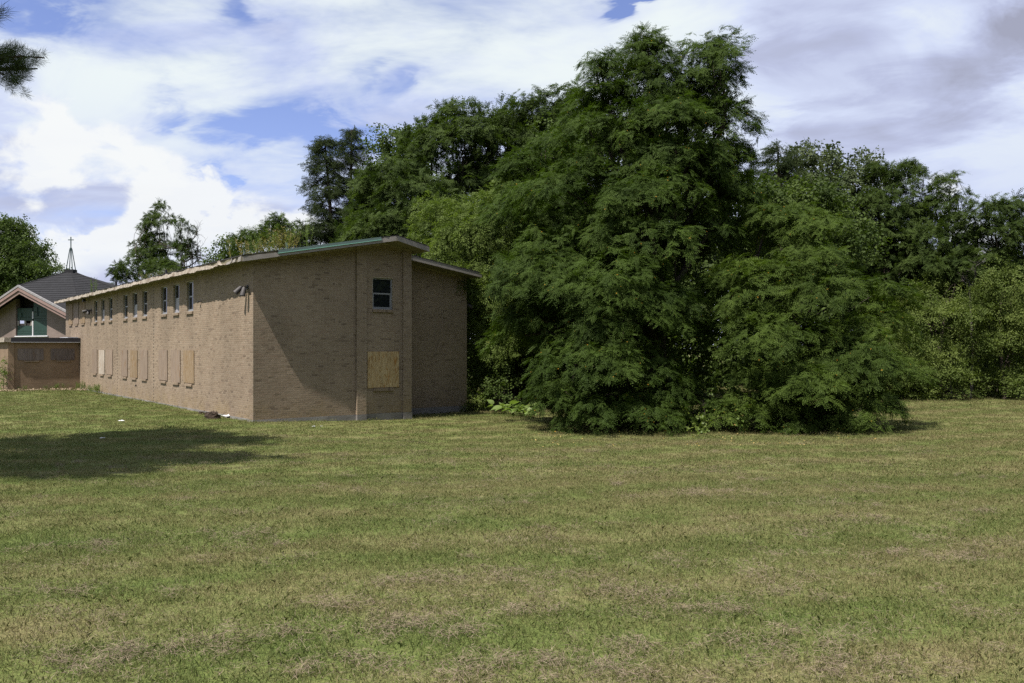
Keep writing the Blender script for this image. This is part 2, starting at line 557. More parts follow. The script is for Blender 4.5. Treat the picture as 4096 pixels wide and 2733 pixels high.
M = dict(
    brick=brick_material(),
    mortar=simple('mortar', (0.3097, 0.2629, 0.2066), 0.95, 0.15, 5, 0.2, bscale=60),
    concrete=simple('foundation_concrete', (0.1985, 0.1875, 0.1838), 0.9, 0.2, 2.2, 0.3, bscale=30, col2=(0.1471, 0.1360, 0.1324)),
    far_brick=far_brick_material('annex_brick', (0.2132, 0.1507, 0.1029), (0.1765, 0.1213, 0.0809), (0.1912, 0.1471, 0.1103)),
    chapel_brick=far_brick_material('chapel_brick', (0.1765, 0.1382, 0.1265), (0.1530, 0.1177, 0.1059), (0.1823, 0.1530, 0.1412)),
    ply_new=plywood_material('fresh_plywood', (0.3968, 0.2996, 0.1730), (0.2533, 0.1477, 0.0549), 0.75, 8),
    ply_old=plywood_material('weathered_plywood', (0.2200, 0.1695, 0.1337), (0.1724, 0.1278, 0.0980), 0.6, 6),
    ply_white=plywood_material('bleached_plywood', (0.3294, 0.2882, 0.2470), (0.2353, 0.1882, 0.1530), 0.6, 6),
    ply_warm=plywood_material('warm_plywood', (0.2340, 0.1739, 0.1170), (0.1771, 0.1139, 0.0537), 0.7, 7),
    ply_dark=plywood_material('grey_plywood', (0.1471, 0.1213, 0.1140), (0.0956, 0.0772, 0.0772), 0.6, 5),
    fascia_old=simple('crumbling_fascia', (0.2962, 0.2593, 0.2222), 0.9, 0.35, 9, 0.8, bscale=28, col2=(0.1587, 0.1243, 0.0952)),
    fascia=simple('grey_fascia', (0.2206, 0.2022, 0.1875), 0.85, 0.14, 5, 0.2, bscale=40, stretch=(1, 1, 2)),
    soffit=simple('painted_soffit', (0.1618, 0.1434, 0.0956), 0.9, 0.12, 2),
    copper=simple('green_copper', (0.0874, 0.1327, 0.1287), 0.55, 0.12, 3, metal=0.0, spec=0.5),
    copper_edge=simple('bright_copper_edge', (0.2206, 0.4559, 0.3676), 0.45, 0.08, 4, spec=0.5),
    felt=simple('black_roofing', (0.028, 0.027, 0.028), 0.9, 0.4, 8, 0.6, bscale=40),
    shingle=simple('slate_grey_shingle', (0.0156, 0.0156, 0.0183), 0.85, 0.30, 3.2, 0.4, bscale=25),
    alu=simple('aluminium_frame', (0.2426, 0.2500, 0.2757), 0.45, 0.06, 4, metal=0.3, spec=0.5),
    alu_pale=simple('pale_metal', (0.4412, 0.4412, 0.4706), 0.5, 0.1, 4),
    glass=glass_material(),
    infill=simple('grey_infill_board', (0.2941, 0.2831, 0.3162), 0.6, 0.08, 5),
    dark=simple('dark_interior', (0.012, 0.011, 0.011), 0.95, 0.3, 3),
    lamp=simple('grey_lamp_metal', (0.0508, 0.0463, 0.0485), 0.6, 0.15, 14, metal=0.0, spec=0.35),
    lamp_in=simple('lamp_inside', (0.02, 0.02, 0.022), 0.4, 0.1, 10),
    black_metal=simple('black_gutter', (0.022, 0.021, 0.028), 0.5, 0.2, 3, spec=0.4),
    green_panel=simple('green_panel', (0.0155, 0.0386, 0.0328), 0.6, 0.12, 1.5, spec=0.3),
    bargeboard=simple('pinkish_bargeboard', (0.2062, 0.1406, 0.1281), 0.7, 0.12, 3),
    barge_edge=simple('worn_white_edge', (0.2151, 0.2068, 0.2151), 0.7, 0.25, 5),
    steeple=simple('steeple_metal', (0.0441, 0.0706, 0.0750), 0.5, 0.15, 6, spec=0.4),
    bark=simple('bark', (0.0515, 0.0412, 0.0324), 0.95, 0.35, 5, 0.8, bscale=18, stretch=(1, 1, 0.25)),
    bark_grey=simple('grey_dead_wood', (0.1471, 0.1287, 0.1250), 0.95, 0.25, 5, 0.4, bscale=18),
    lawn=lawn_material(),
    blade=blade_material(),
    straw=straw_material(),
    chips=simple('wood_chips', (0.3125, 0.2438, 0.1687), 0.9, 0.45, 22, 0.8, bscale=30, col2=(0.1062, 0.0750, 0.0531)),
    paper=simple('white_litter', (0.5625, 0.5700, 0.5850), 0.7, 0.05, 8),
    debris=simple('rotten_wood', (0.0441, 0.0309, 0.0235), 0.95, 0.5, 14, 0.8, bscale=40),
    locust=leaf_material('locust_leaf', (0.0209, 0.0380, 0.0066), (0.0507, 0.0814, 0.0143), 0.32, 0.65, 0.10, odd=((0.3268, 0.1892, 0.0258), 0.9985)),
    locust_b=leaf_material('brighter_locust_leaf', (0.0268, 0.0462, 0.0080), (0.0645, 0.0978, 0.0177), 0.34, 0.65, 0.10, odd=((0.3268, 0.1892, 0.0258), 0.9985)),  # the lower locust's own leaf colour, brighter and warmer
    locust_far=leaf_material('far_locust_leaf', (0.0243, 0.0414, 0.0093), (0.0559, 0.0828, 0.0196), 0.30, 0.65, 0.1),
    ash=leaf_material('pale_leaf', (0.0618, 0.0917, 0.0210), (0.1159, 0.1557, 0.0407), 0.34, 0.65, 0.10),
    broad=leaf_material('broad_leaf', (0.0306, 0.0508, 0.0116), (0.0677, 0.0983, 0.0243), 0.32, 0.6, 0.12),
    oak=leaf_material('grey_green_leaf', (0.0401, 0.0563, 0.0237), (0.0902, 0.1126, 0.0563), 0.25, 0.65, 0.10),
    shrub=leaf_material('shrub_leaf', (0.0540, 0.0804, 0.0180), (0.1260, 0.1608, 0.0432), 0.34, 0.6, 0.12),
    spruce=leaf_material('spruce_needle', (0.0218, 0.0352, 0.0124), (0.0461, 0.0648, 0.0221), 0.10, 0.65, 0.10),
    pine=leaf_material('pine_needle', (0.0371, 0.0576, 0.0278), (0.0789, 0.1067, 0.0519), 0.12, 0.65, 0.10),
    silver=leaf_material('silvery_leaf', (0.15, 0.16, 0.14), (0.25, 0.265, 0.235), 0.25, 0.6, 0.3),
    burdock=leaf_material('burdock_leaf', (0.1099, 0.1607, 0.0465), (0.1692, 0.2283, 0.0719), 0.35, 0.5, 0.35),
    weed=leaf_material('roof_weed_leaf', (0.0846, 0.0919, 0.0221), (0.1912, 0.1581, 0.0515), 0.35, 0.6, 0.3),
    weed_green=leaf_material('green_weed_leaf', (0.0625, 0.0993, 0.0221), (0.1250, 0.1691, 0.0404), 0.35, 0.6, 0.3),
    vine=leaf_material('vine_leaf', (0.0551, 0.0956, 0.0162), (0.1176, 0.1544, 0.0294), 0.35, 0.5, 0.3, odd=((0.16, 0.10, 0.02), 0.975)),
    fallen=leaf_material('fallen_leaf', (0.2941, 0.2059, 0.0515), (0.4559, 0.3529, 0.1471), 0.2, 0.7, 0.2),
)

# ================================================================ ground
def build_lawn():
    xs = np.concatenate([[-1600, -700, -300, -150, -90], np.linspace(-60, 60, 161), [90, 150, 300, 700, 1600]])
    ys = np.concatenate([[-300, -60, -20], np.linspace(-6, 70, 153), [85, 120, 200, 400, 900, 2200]])
    X, Y = np.meshgrid(xs, ys)
    Z = ground_z(X, Y)
    rng = np.random.default_rng(3)
    Z = Z - 0.012
    nx, ny = len(xs), len(ys)
    i = np.arange(ny - 1)[:, None] * nx + np.arange(nx - 1)[None, :]
    f = np.stack([i, i + 1, i + 1 + nx, i + nx], -1).reshape(-1, 4)
    me = fast_mesh('lawn', np.stack([X, Y, Z], -1).reshape(-1, 3), f, M['lawn'])
    me.polygons.foreach_set('use_smooth', [True] * len(me.polygons))
    return tag(put(bpy.data.objects.new('lawn', me)), kind='structure', label='mown lawn with dry patches running up to the brick building')


build_lawn()

# ================================================================ brick building
def wallhit(px, py, P, d):
    k = (px - CX) / FPX
    s = (k * P[1] - P[0]) / (d[0] - k * d[1])
    Y = P[1] + s * d[1]
    return s, CAMZ + (HY - py) / FPX * Y


BLD = empty('brick_building', (P0[0], P0[1], 0.0), 'long two-storey tan brick building with boarded ground-floor windows and crumbling eave', 'building')
EAVE, B0, BR = 0.48, 0.38, 0.85
S_RIDGE, S_R = 4.475, wallhit(1716, 1007, P0 - 0.65 * U, V)[0]
Z_EAVE, Z_RIDGE = 4.74, 5.68
Z_R = wallhit(1716, 1007, P0 - 0.65 * U, V)[1]
SW1, TW = 8.80, 1.43                     # wing: right end, set-back
T_END = 29.7


def soffit(s):
    return np.interp(s, [-EAVE, S_RIDGE, S_R], [Z_EAVE, Z_RIDGE, Z_R])


TF = 0.72                                # front edge of the wing's roof
wa = wallhit(1640, 1039, P0 + TF * U, V)
wb = wallhit(1925, 1110, P0 + TF * U, V)


def soffit_wing(s):
    return wa[1] + (np.asarray(s) - wa[0]) * (wb[1] - wa[1]) / (wb[0] - wa[0])


CH, BL = 0.0677, 0.2032
UPPER = [(5.81, 6.57), (7.49, 8.24), (9.08, 9.89), (11.97, 12.74), (13.58, 14.38), (15.24, 16.01), (18.14, 18.87), (19.79, 20.51), (21.38, 22.11)]
LOWER = [(5.67, 6.89), (7.32, 8.48), (8.98, 10.15), (11.82, 13.01), (13.48, 14.66), (15.16, 16.32), (18.0, 19.27), (19.69, 20.9), (21.32, 22.52)]
FARB = [(24.25, 25.40), (25.93, 27.08), (27.60, 28.75)]
ZU0, ZU1 = 3.50, 4.57
JOINTS = [10.97, 17.16]
BAYWIN = (4.04, 4.80, 3.47, 4.51)


def fpt(face, a, p, z):
    """point on a wall face; p = how far proud of it"""
    kind, c = face
    return W(a, c - p, z) if kind == 'g' else W(c - p, a, z)


def wall_mesh(name, face, a0, a1, z0, top, openings, mat, parent, depth=0.14):
    m = MB()
    ea = sorted({a0, a1, *[q for o in openings for q in o[:2]], *([S_RIDGE] if face[0] == 'g' and a0 < S_RIDGE < a1 else [])})
    ez = sorted({z0, *[q for o in openings for q in o[2:]]})
    for i in range(len(ea) - 1):
        x0, x1 = ea[i], ea[i + 1]
        for j in range(len(ez)):
            lo = ez[j]
            hi0, hi1 = (ez[j + 1], ez[j + 1]) if j + 1 < len(ez) else (float(top(x0)), float(top(x1)))
            xm, zm = (x0 + x1) / 2, (lo + min(hi0, hi1)) / 2
            if any(o[0] < xm < o[1] and o[2] < zm < o[3] for o in openings):
                continue
            m.quad(fpt(face, x0, 0, lo), fpt(face, x1, 0, lo), fpt(face, x1, 0, hi1), fpt(face, x0, 0, hi0))
    for o in openings:
        b0, b1, c0, c1 = o
        for (p, q) in (((b0, c0), (b1, c0)), ((b1, c0), (b1, c1)), ((b1, c1), (b0, c1)), ((b0, c1), (b0, c0))):
            m.quad(fpt(face, p[0], 0, p[1]), fpt(face, q[0], 0, q[1]), fpt(face, q[0], -depth, q[1]), fpt(face, p[0], -depth, p[1]))
    return m.build(name, mat, parent)


def lay_bricks(face, a0, a1, z0, top, openings, rng, joints=(), phase=0.0, pad=0.0):
    out = []
    k0 = int(math.floor(z0 / CH))
    for k in range(k0, 90):
        za, zb = k * CH, (k + 1) * CH
        if za < z0 - 1e-6:
            continue
        if zb > max(float(top(a0)), float(top(a1)), float(top(S_RIDGE)) if face[0] == 'g' and a0 < S_RIDGE < a1 else -9):
            break
        header = (k % 6) == 2
        ln = BL / 2 if header else BL
        off = (ln / 2 if k % 2 else 0.0) + phase
        x = a0 - off
        cuts = [(o[0], o[1]) for o in openings if o[2] < zb - 0.01 and o[3] > za + 0.01]
        if k % 2 == 0:
            cuts += [(j - 0.04, j + 0.04) for j in joints]
        while x < a1:
            segs = [(max(x, a0), min(x + ln, a1))]
            for c0, c1 in cuts:
                nxt = []
                for p, q in segs:
                    if c1 <= p or c0 >= q: nxt.append((p, q))
                    else:
                        if c0 > p: nxt.append((p, c0))
                        if c1 < q: nxt.append((c1, q))
                segs = nxt
            for p, q in segs:
                if q - p > 0.035 and zb < float(top(p)) - 0.01 and zb < float(top(q)) - 0.01:
                    out.append((face, p, q, za, zb, 0.0034 + abs(rng.normal(0, 0.0010)), rng.normal(0, 0.0004), rng.normal(0, 0.0003)))
            x += ln
    return out


def brick_size(b):
    face, p, q, za, zb = b[:5]
    pr = []
    for a, z in ((p, za), (q, za), (q, zb), (p, zb)):
        X, Y, Z = fpt(face, a, 0, z)
        pr.append((FPX * X / Y, -FPX * (Z - CAMZ) / Y))
    return abs((pr[1][0] - pr[0][0]) * (pr[3][1] - pr[0][1]))


def bricks_mesh(name, bricks, parent):
    v = np.zeros((len(bricks), 8, 3))
    for i, (face, p, q, za, zb, pr, ta, tz) in enumerate(bricks):
        p, q, za, zb = p + 0.0045, q - 0.0045, za + 0.0045, zb - 0.0045
        for j, (a, z, w, da, dz) in enumerate(((p, za, pr - ta - tz, 1, 1), (q, za, pr + ta - tz, -1, 1), (q, zb, pr + ta + tz, -1, -1), (p, zb, pr - ta + tz, 1, -1))):
            v[i, j] = fpt(face, a + da * 0.0018, max(w, 0.001), z + dz * 0.0018)
            v[i, j + 4] = fpt(face, a, -0.0005, z)
    base = np.arange(len(bricks))[:, None, None] * 8
    f = np.array([(0, 1, 2, 3), (0, 4, 5, 1), (1, 5, 6, 2), (2, 6, 7, 3), (3, 7, 4, 0)])[None]
    me = fast_mesh(name, v.reshape(-1, 3), (base + f).reshape(-1, 4), M['brick'])
    o = put(bpy.data.objects.new(name, me), parent)
    return tag(o, kind='stuff')


def build_walls():
    rng = np.random.default_rng(11)
    sg, ss = ('g', 0.0), ('s', 0.0)
    top_side = lambda a: Z_EAVE + 0.10
    op_side = [(a, b, ZU0, ZU1) for a, b in UPPER]
    gable_op = [(BAYWIN[0], BAYWIN[1], BAYWIN[2], BAYWIN[3])]
    side = wall_mesh('side_wall', ss, 0.0, T_END, -0.05, top_side, op_side, M['mortar'], BLD)
    gable = wall_mesh('gable_wall', sg, 0.0, 5.47, -0.05, soffit, gable_op, M['mortar'], BLD)
    wing = wall_mesh('wing_wall', ('g', TW), 5.47, SW1, -0.05, soffit_wing, [], M['mortar'], BLD)
    # pilasters either side of the bay
    pil = []
    for a, b in ((3.42, 3.76), (5.16, 5.47)):
        m = MB()
        za, zb = float(soffit(a)) - 0.002, float(soffit(b)) - 0.002
        m.hexa([W(a, -0.10, 0.0), W(b, -0.10, 0.0), W(b, 0.02, 0.0), W(a, 0.02, 0.0), W(a, -0.10, za), W(b, -0.10, zb), W(b, 0.02, zb), W(a, 0.02, za)])
        pil.append((m.build('pilaster', M['mortar'], BLD), a, b))
    groups = {}
    groups['side'] = (side, lay_bricks(ss, 0.0, T_END, 0.0, top_side, op_side, rng, JOINTS))
    gb = []
    for a, b in ((0.0, 3.42), (3.76, 5.16)):
        gb += lay_bricks(sg, a, b, 0.0, soffit, gable_op, rng, phase=0.04)
    groups['gable'] = (gable, gb)
    groups['wing'] = (wing, lay_bricks(('g', TW), 5.47, SW1, 0.0, soffit_wing, [], rng))
    for i, (o, a, b) in enumerate(pil):
        lst = lay_bricks(('g', -0.10), a, b, 0.0, soffit, [], rng)
        lst += lay_bricks(('s', a), -0.10, 0.0, 0.0, lambda q, a=a: float(soffit(a)), [], rng)
        groups['pil%d' % i] = (o, lst)
    # the 300 bricks that show largest are single objects
    full = []
    for g, (o, lst) in groups.items():
        for i, b in enumerate(lst):
            L = b[2] - b[1]
            if abs(L - BL) < 1e-4 or abs(L - BL / 2) < 1e-4:
                full.append((brick_size(b), g, i))
    full.sort(reverse=True)
    chosen = {}
    for _, g, i in full[:300]:
        chosen.setdefault(g, set()).add(i)
    shapes = {}
    for L in (BL, BL / 2):
        for kind in 'gs':
            m = MB()
            hl, hz, r = L / 2 - 0.0045, CH / 2 - 0.0045, 0.0018
            fr = [(-hl + r, -hz + r), (hl - r, -hz + r), (hl - r, hz - r), (-hl + r, hz - r)]
            bk = [(-hl, -hz), (hl, -hz), (hl, hz), (-hl, hz)]
            ax, nn = ((V, -U) if kind == 'g' else (U, -V))
            q3 = lambda a, z, p: (ax[0] * a + nn[0] * p, ax[1] * a + nn[1] * p, z)
            ring = [[q3(a, z, 0.0) for a, z in fr], [q3(a, z, -r) for a, z in bk], [q3(a, z, -0.010) for a, z in bk]]
            m.v = sum(ring, [])
            m.f = [(0, 1, 2, 3)]
            for k in (0, 4):
                for j in range(4):
                    j2 = (j + 1) % 4
                    m.f.append((k + j, k + 4 + j, k + 4 + j2, k + j2))
            me = bpy.data.meshes.new('brick')
            me.from_pydata([tuple(map(float, q)) for q in m.v], [], m.f)
            me.materials.append(M['brick'])
            shapes[(round(L, 3), kind)] = me
    for g, (o, lst) in groups.items():
        pick = chosen.get(g, set())
        for i in pick:
            face, p, q, za, zb, pr, ta, tz = lst[i]
            ob = bpy.data.objects.new('brick', shapes[(round(q - p, 3), face[0])])
            put(ob, o)
            ob.location = Vector(fpt(face, (p + q) / 2, pr, (za + zb) / 2))
            ob.rotation_euler = (rng.normal(0, 0.004), rng.normal(0, 0.004), rng.normal(0, 0.004))
        rest = [b for i, b in enumerate(lst) if i not in pick]
        bricks_mesh('brickwork', rest, o)
    # dark toothed joints
    for j in JOINTS:
        m = MB()
        for k in range(0, 70):
            if k % 2 == 0 and (k + 1) * CH < Z_EAVE + 0.05:
                z = k * CH
                m.quad(W(-0.001, j - 0.04, z + 0.004), W(-0.001, j + 0.04, z + 0.004), W(-0.001, j + 0.04, z + CH - 0.004), W(-0.001, j - 0.04, z + CH - 0.004))
        m.build('control_joint', M['dark'], BLD)
    # foundation strip
    m = MB()
    m.wbox(-0.012, 3.42, -0.014, 0.3, -0.6, -0.002)
    m.wbox(3.42, 3.76, -0.115, 0.3, -0.6, -0.003)
    m.wbox(3.76, 5.16, -0.016, 0.3, -0.6, -0.002)
    m.wbox(5.16, 5.485, -0.115, 0.3, -0.6, -0.003)
    m.build('foundation', M['concrete'], BLD)
    m = MB(); m.wbox(-0.014, 0.3, 0.301, T_END, -0.6, 0.012); m.build('foundation', M['concrete'], BLD)
    m = MB(); m.wbox(5.486, SW1 + 0.014, TW - 0.014, TW + 0.3, -0.8, -0.002); m.build('foundation', M['concrete'], BLD)
    # walls that close the shell
    m = MB()
    m.quad(W(5.47, -0.09, 0), W(5.47, TW, 0), W(5.47, TW, 5.3), W(5.47, -0.09, 5.3))
    m.quad(W(5.47, TW, 4.6), W(5.47, T_END, 4.6), W(5.47, T_END, 5.42), W(5.47, TW, 5.42))
    m.build('return_wall', M['far_brick'], BLD)
    m = MB()
    zt = float(soffit_wing(SW1))
    m.quad(W(SW1, TW, -0.6), W(SW1, T_END, -0.6), W(SW1, T_END, zt), W(SW1, TW, zt))
    m.poly([W(0, T_END, -0.6), W(SW1, T_END, -0.6), W(SW1, T_END, zt), W(5.47, T_END, 5.3), W(S_RIDGE, T_END, Z_RIDGE), W(0, T_END, Z_EAVE)])
    m.build('rear_wall', M['far_brick'], BLD)


build_walls()


def sill(parent, face, a0, a1, z1, h=0.105, proud=0.06, name='sill'):
    """rowlock sill: a row of bricks on edge"""
    m = MB()
    n = max(3, int(round((a1 - a0) / 0.075)))
    rg = random.Random(int(a0 * 100))
    for i in range(n):
        x0 = a0 + (a1 - a0) * i / n + 0.003
        x1 = a0 + (a1 - a0) * (i + 1) / n - 0.003
        p = proud + rg.uniform(-0.004, 0.004)
        m.hexa([fpt(face, x0, p, z1 - h), fpt(face, x1, p, z1 - h), fpt(face, x1, -0.05, z1 - h), fpt(face, x0, -0.05, z1 - h),
                fpt(face, x0, p, z1 - 0.022), fpt(face, x1, p, z1 - 0.022), fpt(face, x1, -0.05, z1), fpt(face, x0, -0.05, z1)])
    return m.build(name, M['brick'], parent)


def fbox(m, face, a0, a1, z0, z1, p0, p1):
    m.hexa([fpt(face, a0, p1, z0), fpt(face, a1, p1, z0), fpt(face, a1, p0, z0), fpt(face, a0, p0, z0),
            fpt(face, a0, p1, z1), fpt(face, a1, p1, z1), fpt(face, a1, p0, z1), fpt(face, a0, p0, z1)])


def window(face, a0, a1, z0, z1, infill=False, ajar=0.0, deep=0.10):
    """double-hung sash: frame, two sashes, glass"""
    m = MB()
    d0, d1 = -deep, -deep + 0.035
    fw = 0.045
    fbox(m, face, a0, a0 + fw, z0, z1, d0, d1)
    fbox(m, face, a1 - fw, a1, z0, z1, d0, d1)
    fbox(m, face, a0 + fw, a1 - fw, z1 - fw, z1, d0, d1 - 0.002)
    fbox(m, face, a0 + fw, a1 - fw, z0, z0 + fw, d0, d1 + 0.03)
    fr = m.build('window', M['alu'], BLD)
    zm = (z0 + z1) / 2
    m = MB()
    fbox(m, face, a0 + fw, a1 - fw, zm - 0.025, zm + 0.025, d0, d1 - 0.008)
    m.build('meeting_rail', M['alu'], fr)
    m = MB()
    fbox(m, face, a0 + fw, a1 - fw, zm + 0.025, z1 - fw, d0 - 0.012, d0 + 0.004)
    m.build('pane', M['glass'], fr)
    m = MB()
    if infill:
        fbox(m, face, a0 + fw, a1 - fw, z0 + fw, zm - 0.025, d0 - 0.005, d1 - 0.012)
        o = m.build('infill_panel', M['infill'], fr)
        o['label'] = 'grey panel filling the lower half of the window'
    else:
        fbox(m, face, a0 + fw, a1 - fw, z0 + fw, zm - 0.025 - ajar, d0 - 0.006, d0 + 0.008)
        m.build('pane', M['glass'], fr)
        m = MB()
        fbox(m, face, a0 + fw, a0 + fw + 0.03, z0 + fw, zm - 0.025, d0 + 0.008, d1 - 0.006)
        fbox(m, face, a1 - fw - 0.03, a1 - fw, z0 + fw, zm - 0.025, d0 + 0.008, d1 - 0.006)
        fbox(m, face, a0 + fw + 0.03, a1 - fw - 0.03, z0 + fw, z0 + fw + 0.03, d0 + 0.008, d1 - 0.006)
        m.build('sash', M['alu'], fr)
    sill(fr, face, a0 - 0.015, a1 + 0.005, z0 - 0.001)
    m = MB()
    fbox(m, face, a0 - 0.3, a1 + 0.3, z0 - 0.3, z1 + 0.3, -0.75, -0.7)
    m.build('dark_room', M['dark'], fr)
    return fr


SIDE = ('s', 0.0)
for i, (a, b) in enumerate(UPPER):
    window(SIDE, a, b, ZU0, ZU1, infill=(i % 3 == 1))
window(('g', 0.0), *BAYWIN)


def board(face, a0, a1, z0, z1, mat, label=None, th=0.02, gap=0.012, parent=None):
    m = MB()
    fbox(m, face, a0, a1, z0, z1, gap, gap + th)
    o = m.build('plywood_board', M[mat], parent or BLD)
    if label: o['label'] = label
    return o


kinds = ['ply_warm', 'ply_old', 'ply_old', 'ply_old', 'ply_warm', 'ply_old', 'ply_old', 'ply_white', 'ply_old']
for i, ((a, b), k) in enumerate(zip(LOWER, kinds)):
    rj = random.Random(i)
    z0 = 0.90 + rj.uniform(-0.015, 0.02)
    o = board(SIDE, a, b, z0, 2.085 + rj.uniform(-0.01, 0.01), k, 'bleached almost white plywood board' if k == 'ply_white' else None)
    c = (a + b) / 2
    sill(o, SIDE, c - 0.40, c + 0.40, 0.899, h=0.10, proud=0.055)
for i, (a, b) in enumerate(FARB):
    o = board(SIDE, a, b, 3.50, 4.66, 'ply_warm' if i != 1 else 'ply_old')
    c = (a + b) / 2
    sill(o, SIDE, c - 0.40, c + 0.40, 3.499, h=0.10, proud=0.055)
o = board(('g', 0.0), 3.84, 5.02, 0.86, 2.06, 'ply_new', 'fresh yellow plywood sheet with knots and grain')
sill(o, ('g', 0.0), 4.04, 4.82, 0.858, h=0.12, proud=0.06)


# ---------------------------------------------------------------- roof
def lerp(a, b, k): return a + (b - a) * k


def build_roof():
    prof = [(-EAVE, Z_EAVE, -B0), (S_RIDGE, Z_RIDGE, -BR), (S_R, Z_R, -0.65)]
    TH = 0.165
    roof_m = MB()
    tb = T_END + 0.45
    for (s0, z0, t0), (s1, z1, t1) in zip(prof, prof[1:]):
        roof_m.hexa([W(s0, t0, z0), W(s1, t1, z1), W(s1, tb, z1), W(s0, tb, z0), W(s0, t0, z0 + TH), W(s1, t1, z1 + TH), W(s1, tb, z1 + TH), W(s0, tb, z0 + TH)])
    roof = roof_m.build('roof', M['soffit'], BLD)
    # roofing felt, rough edge
    rng = np.random.default_rng(5)
    m = MB()
    n = 44
    for (s0, z0, t0), (s1, z1, t1) in zip(prof, prof[1:]):
        e0 = rng.uniform(-0.012, 0.02, n + 1)
        hh = rng.uniform(0.008, 0.026, n + 1)
        for i in range(n):
            a, b = i / n, (i + 1) / n
            sa, sb = lerp(s0, s1, a), lerp(s0, s1, b)
            za, zb = lerp(z0, z1, a) + TH + 0.002, lerp(z0, z1, b) + TH + 0.002
            ta, tb_ = lerp(t0, t1, a) - e0[i] - 0.03, lerp(t0, t1, b) - e0[i + 1] - 0.03
            m.hexa([W(sa, ta, za), W(sb, tb_, zb), W(sb, tb, zb), W(sa, tb, za), W(sa, ta, za + hh[i]), W(sb, tb_, zb + hh[i + 1]), W(sb, tb, zb + hh[i + 1]), W(sa, tb, za + hh[i])])
    m.build('roofing_felt', M['felt'], roof)
    # felt lip along the eave
    m = MB()
    nn = 160
    jit = rng.uniform(-0.02, 0.035, nn + 1)
    for i in range(nn):
        ta, tb_ = lerp(-B0, tb, i / nn), lerp(-B0, tb, (i + 1) / nn)
        m.hexa([W(-EAVE - 0.02 - jit[i], ta, Z_EAVE + TH - 0.02), W(-EAVE + 0.3, ta, Z_EAVE + TH + 0.02), W(-EAVE + 0.3, tb_, Z_EAVE + TH + 0.02), W(-EAVE - 0.02 - jit[i + 1], tb_, Z_EAVE + TH - 0.02),
                W(-EAVE - 0.02 - jit[i], ta, Z_EAVE + TH + 0.012), W(-EAVE + 0.3, ta, Z_EAVE + TH + 0.06), W(-EAVE + 0.3, tb_, Z_EAVE + TH + 0.06), W(-EAVE - 0.02 - jit[i + 1], tb_, Z_EAVE + TH + 0.012)])
    m.build('felt_edge', M['felt'], roof)
    # crumbling eave fascia: outline eaten away by rot
    m = MB()
    nn = 300
    ts = np.linspace(0.9, tb, nn + 1)
    def smooth(k, amp):
        w = rng.normal(0, 1, nn + 1)
        w = np.convolve(w, np.hanning(k) / np.hanning(k).sum(), 'same')
        return w / (w.std() + 1e-6) * amp
    lo = -0.010 + smooth(13, 0.012) + smooth(4, 0.007)
    hi = 0.125 + smooth(11, 0.016) + smooth(4, 0.009)
    ou = 0.045 + np.abs(smooth(10, 0.022)) + smooth(4, 0.007)
    near = sstep(4.2, 1.2, ts)
    hi = hi - 0.10 * near * (0.5 + 0.5 * np.sign(smooth(14, 1.0)))
    lo = np.maximum(lo, -0.055)
    hi = np.maximum(hi, lo + 0.02)
    for i in range(nn):
        m.hexa([W(-EAVE - ou[i], ts[i], Z_EAVE + lo[i]), W(-EAVE - 0.001, ts[i], Z_EAVE + lo[i] - 0.003), W(-EAVE - 0.001, ts[i + 1], Z_EAVE + lo[i + 1] - 0.003), W(-EAVE - ou[i + 1], ts[i + 1], Z_EAVE + lo[i + 1]),
                W(-EAVE - ou[i] * 0.6, ts[i], Z_EAVE + hi[i]), W(-EAVE - 0.001, ts[i], Z_EAVE + hi[i]), W(-EAVE - 0.001, ts[i + 1], Z_EAVE + hi[i + 1]), W(-EAVE - ou[i + 1] * 0.6, ts[i + 1], Z_EAVE + hi[i + 1])])
    o = m.build('eave_fascia', M['fascia_old'], roof)
    o['label'] = 'pale crumbling fascia board along the eave'
    # a few broken stubs by the corner
    m = MB()
    for (ta, tb_, l, h, q) in ((-0.36, -0.12, 0.0, 0.15, 0.03), (0.05, 0.30, 0.01, 0.10, 0.05), (0.36, 0.44, 0.02, 0.15, 0.06), (0.52, 0.88, -0.01, 0.07, 0.04)):
        m.hexa([W(-EAVE - q, ta, Z_EAVE + l), W(-EAVE - .001, ta, Z_EAVE + l), W(-EAVE - .001, tb_, Z_EAVE + l), W(-EAVE - q, tb_, Z_EAVE + l - .01),
                W(-EAVE - q * .6, ta, Z_EAVE + h), W(-EAVE - .001, ta, Z_EAVE + h), W(-EAVE - .001, tb_, Z_EAVE + h * .8), W(-EAVE - q * .5, tb_, Z_EAVE + h * .8)])
    m.build('broken_fascia', M['fascia'], roof)
    # rake fascia along the gable
    def rake(k0, k1, seg, l, h, out0, out1, name, mat, n=12, jag=0.0):
        (s0, z0, t0), (s1, z1, t1) = prof[seg], prof[seg + 1]
        m = MB()
        jj = rng.uniform(-jag, jag, n + 1)
        for i in range(n):
            a, b = lerp(k0, k1, i / n), lerp(k0, k1, (i + 1) / n)
            pa, pb = [(lerp(s0, s1, k), lerp(t0, t1, k), lerp(z0, z1, k)) for k in (a, b)]
            q = []
            for dz, jk in ((l, 0), (h, 1)):
                for (s_, t_, z_), j in ((pa, jj[i]), (pb, jj[i + 1])):
                    q.append((s_, t_, z_ + dz + j * jk))
            (a0, b0, a1, b1) = q
            m.hexa([W(a0[0], a0[1] - out1, a0[2]), W(b0[0], b0[1] - out1, b0[2]), W(b0[0], b0[1] - out0, b0[2]), W(a0[0], a0[1] - out0, a0[2]),
                    W(a1[0], a1[1] - out1, a1[2]), W(b1[0], b1[1] - out1, b1[2]), W(b1[0], b1[1] - out0, b1[2]), W(a1[0], a1[1] - out0, a1[2])])
        return m.build(name, mat, roof)
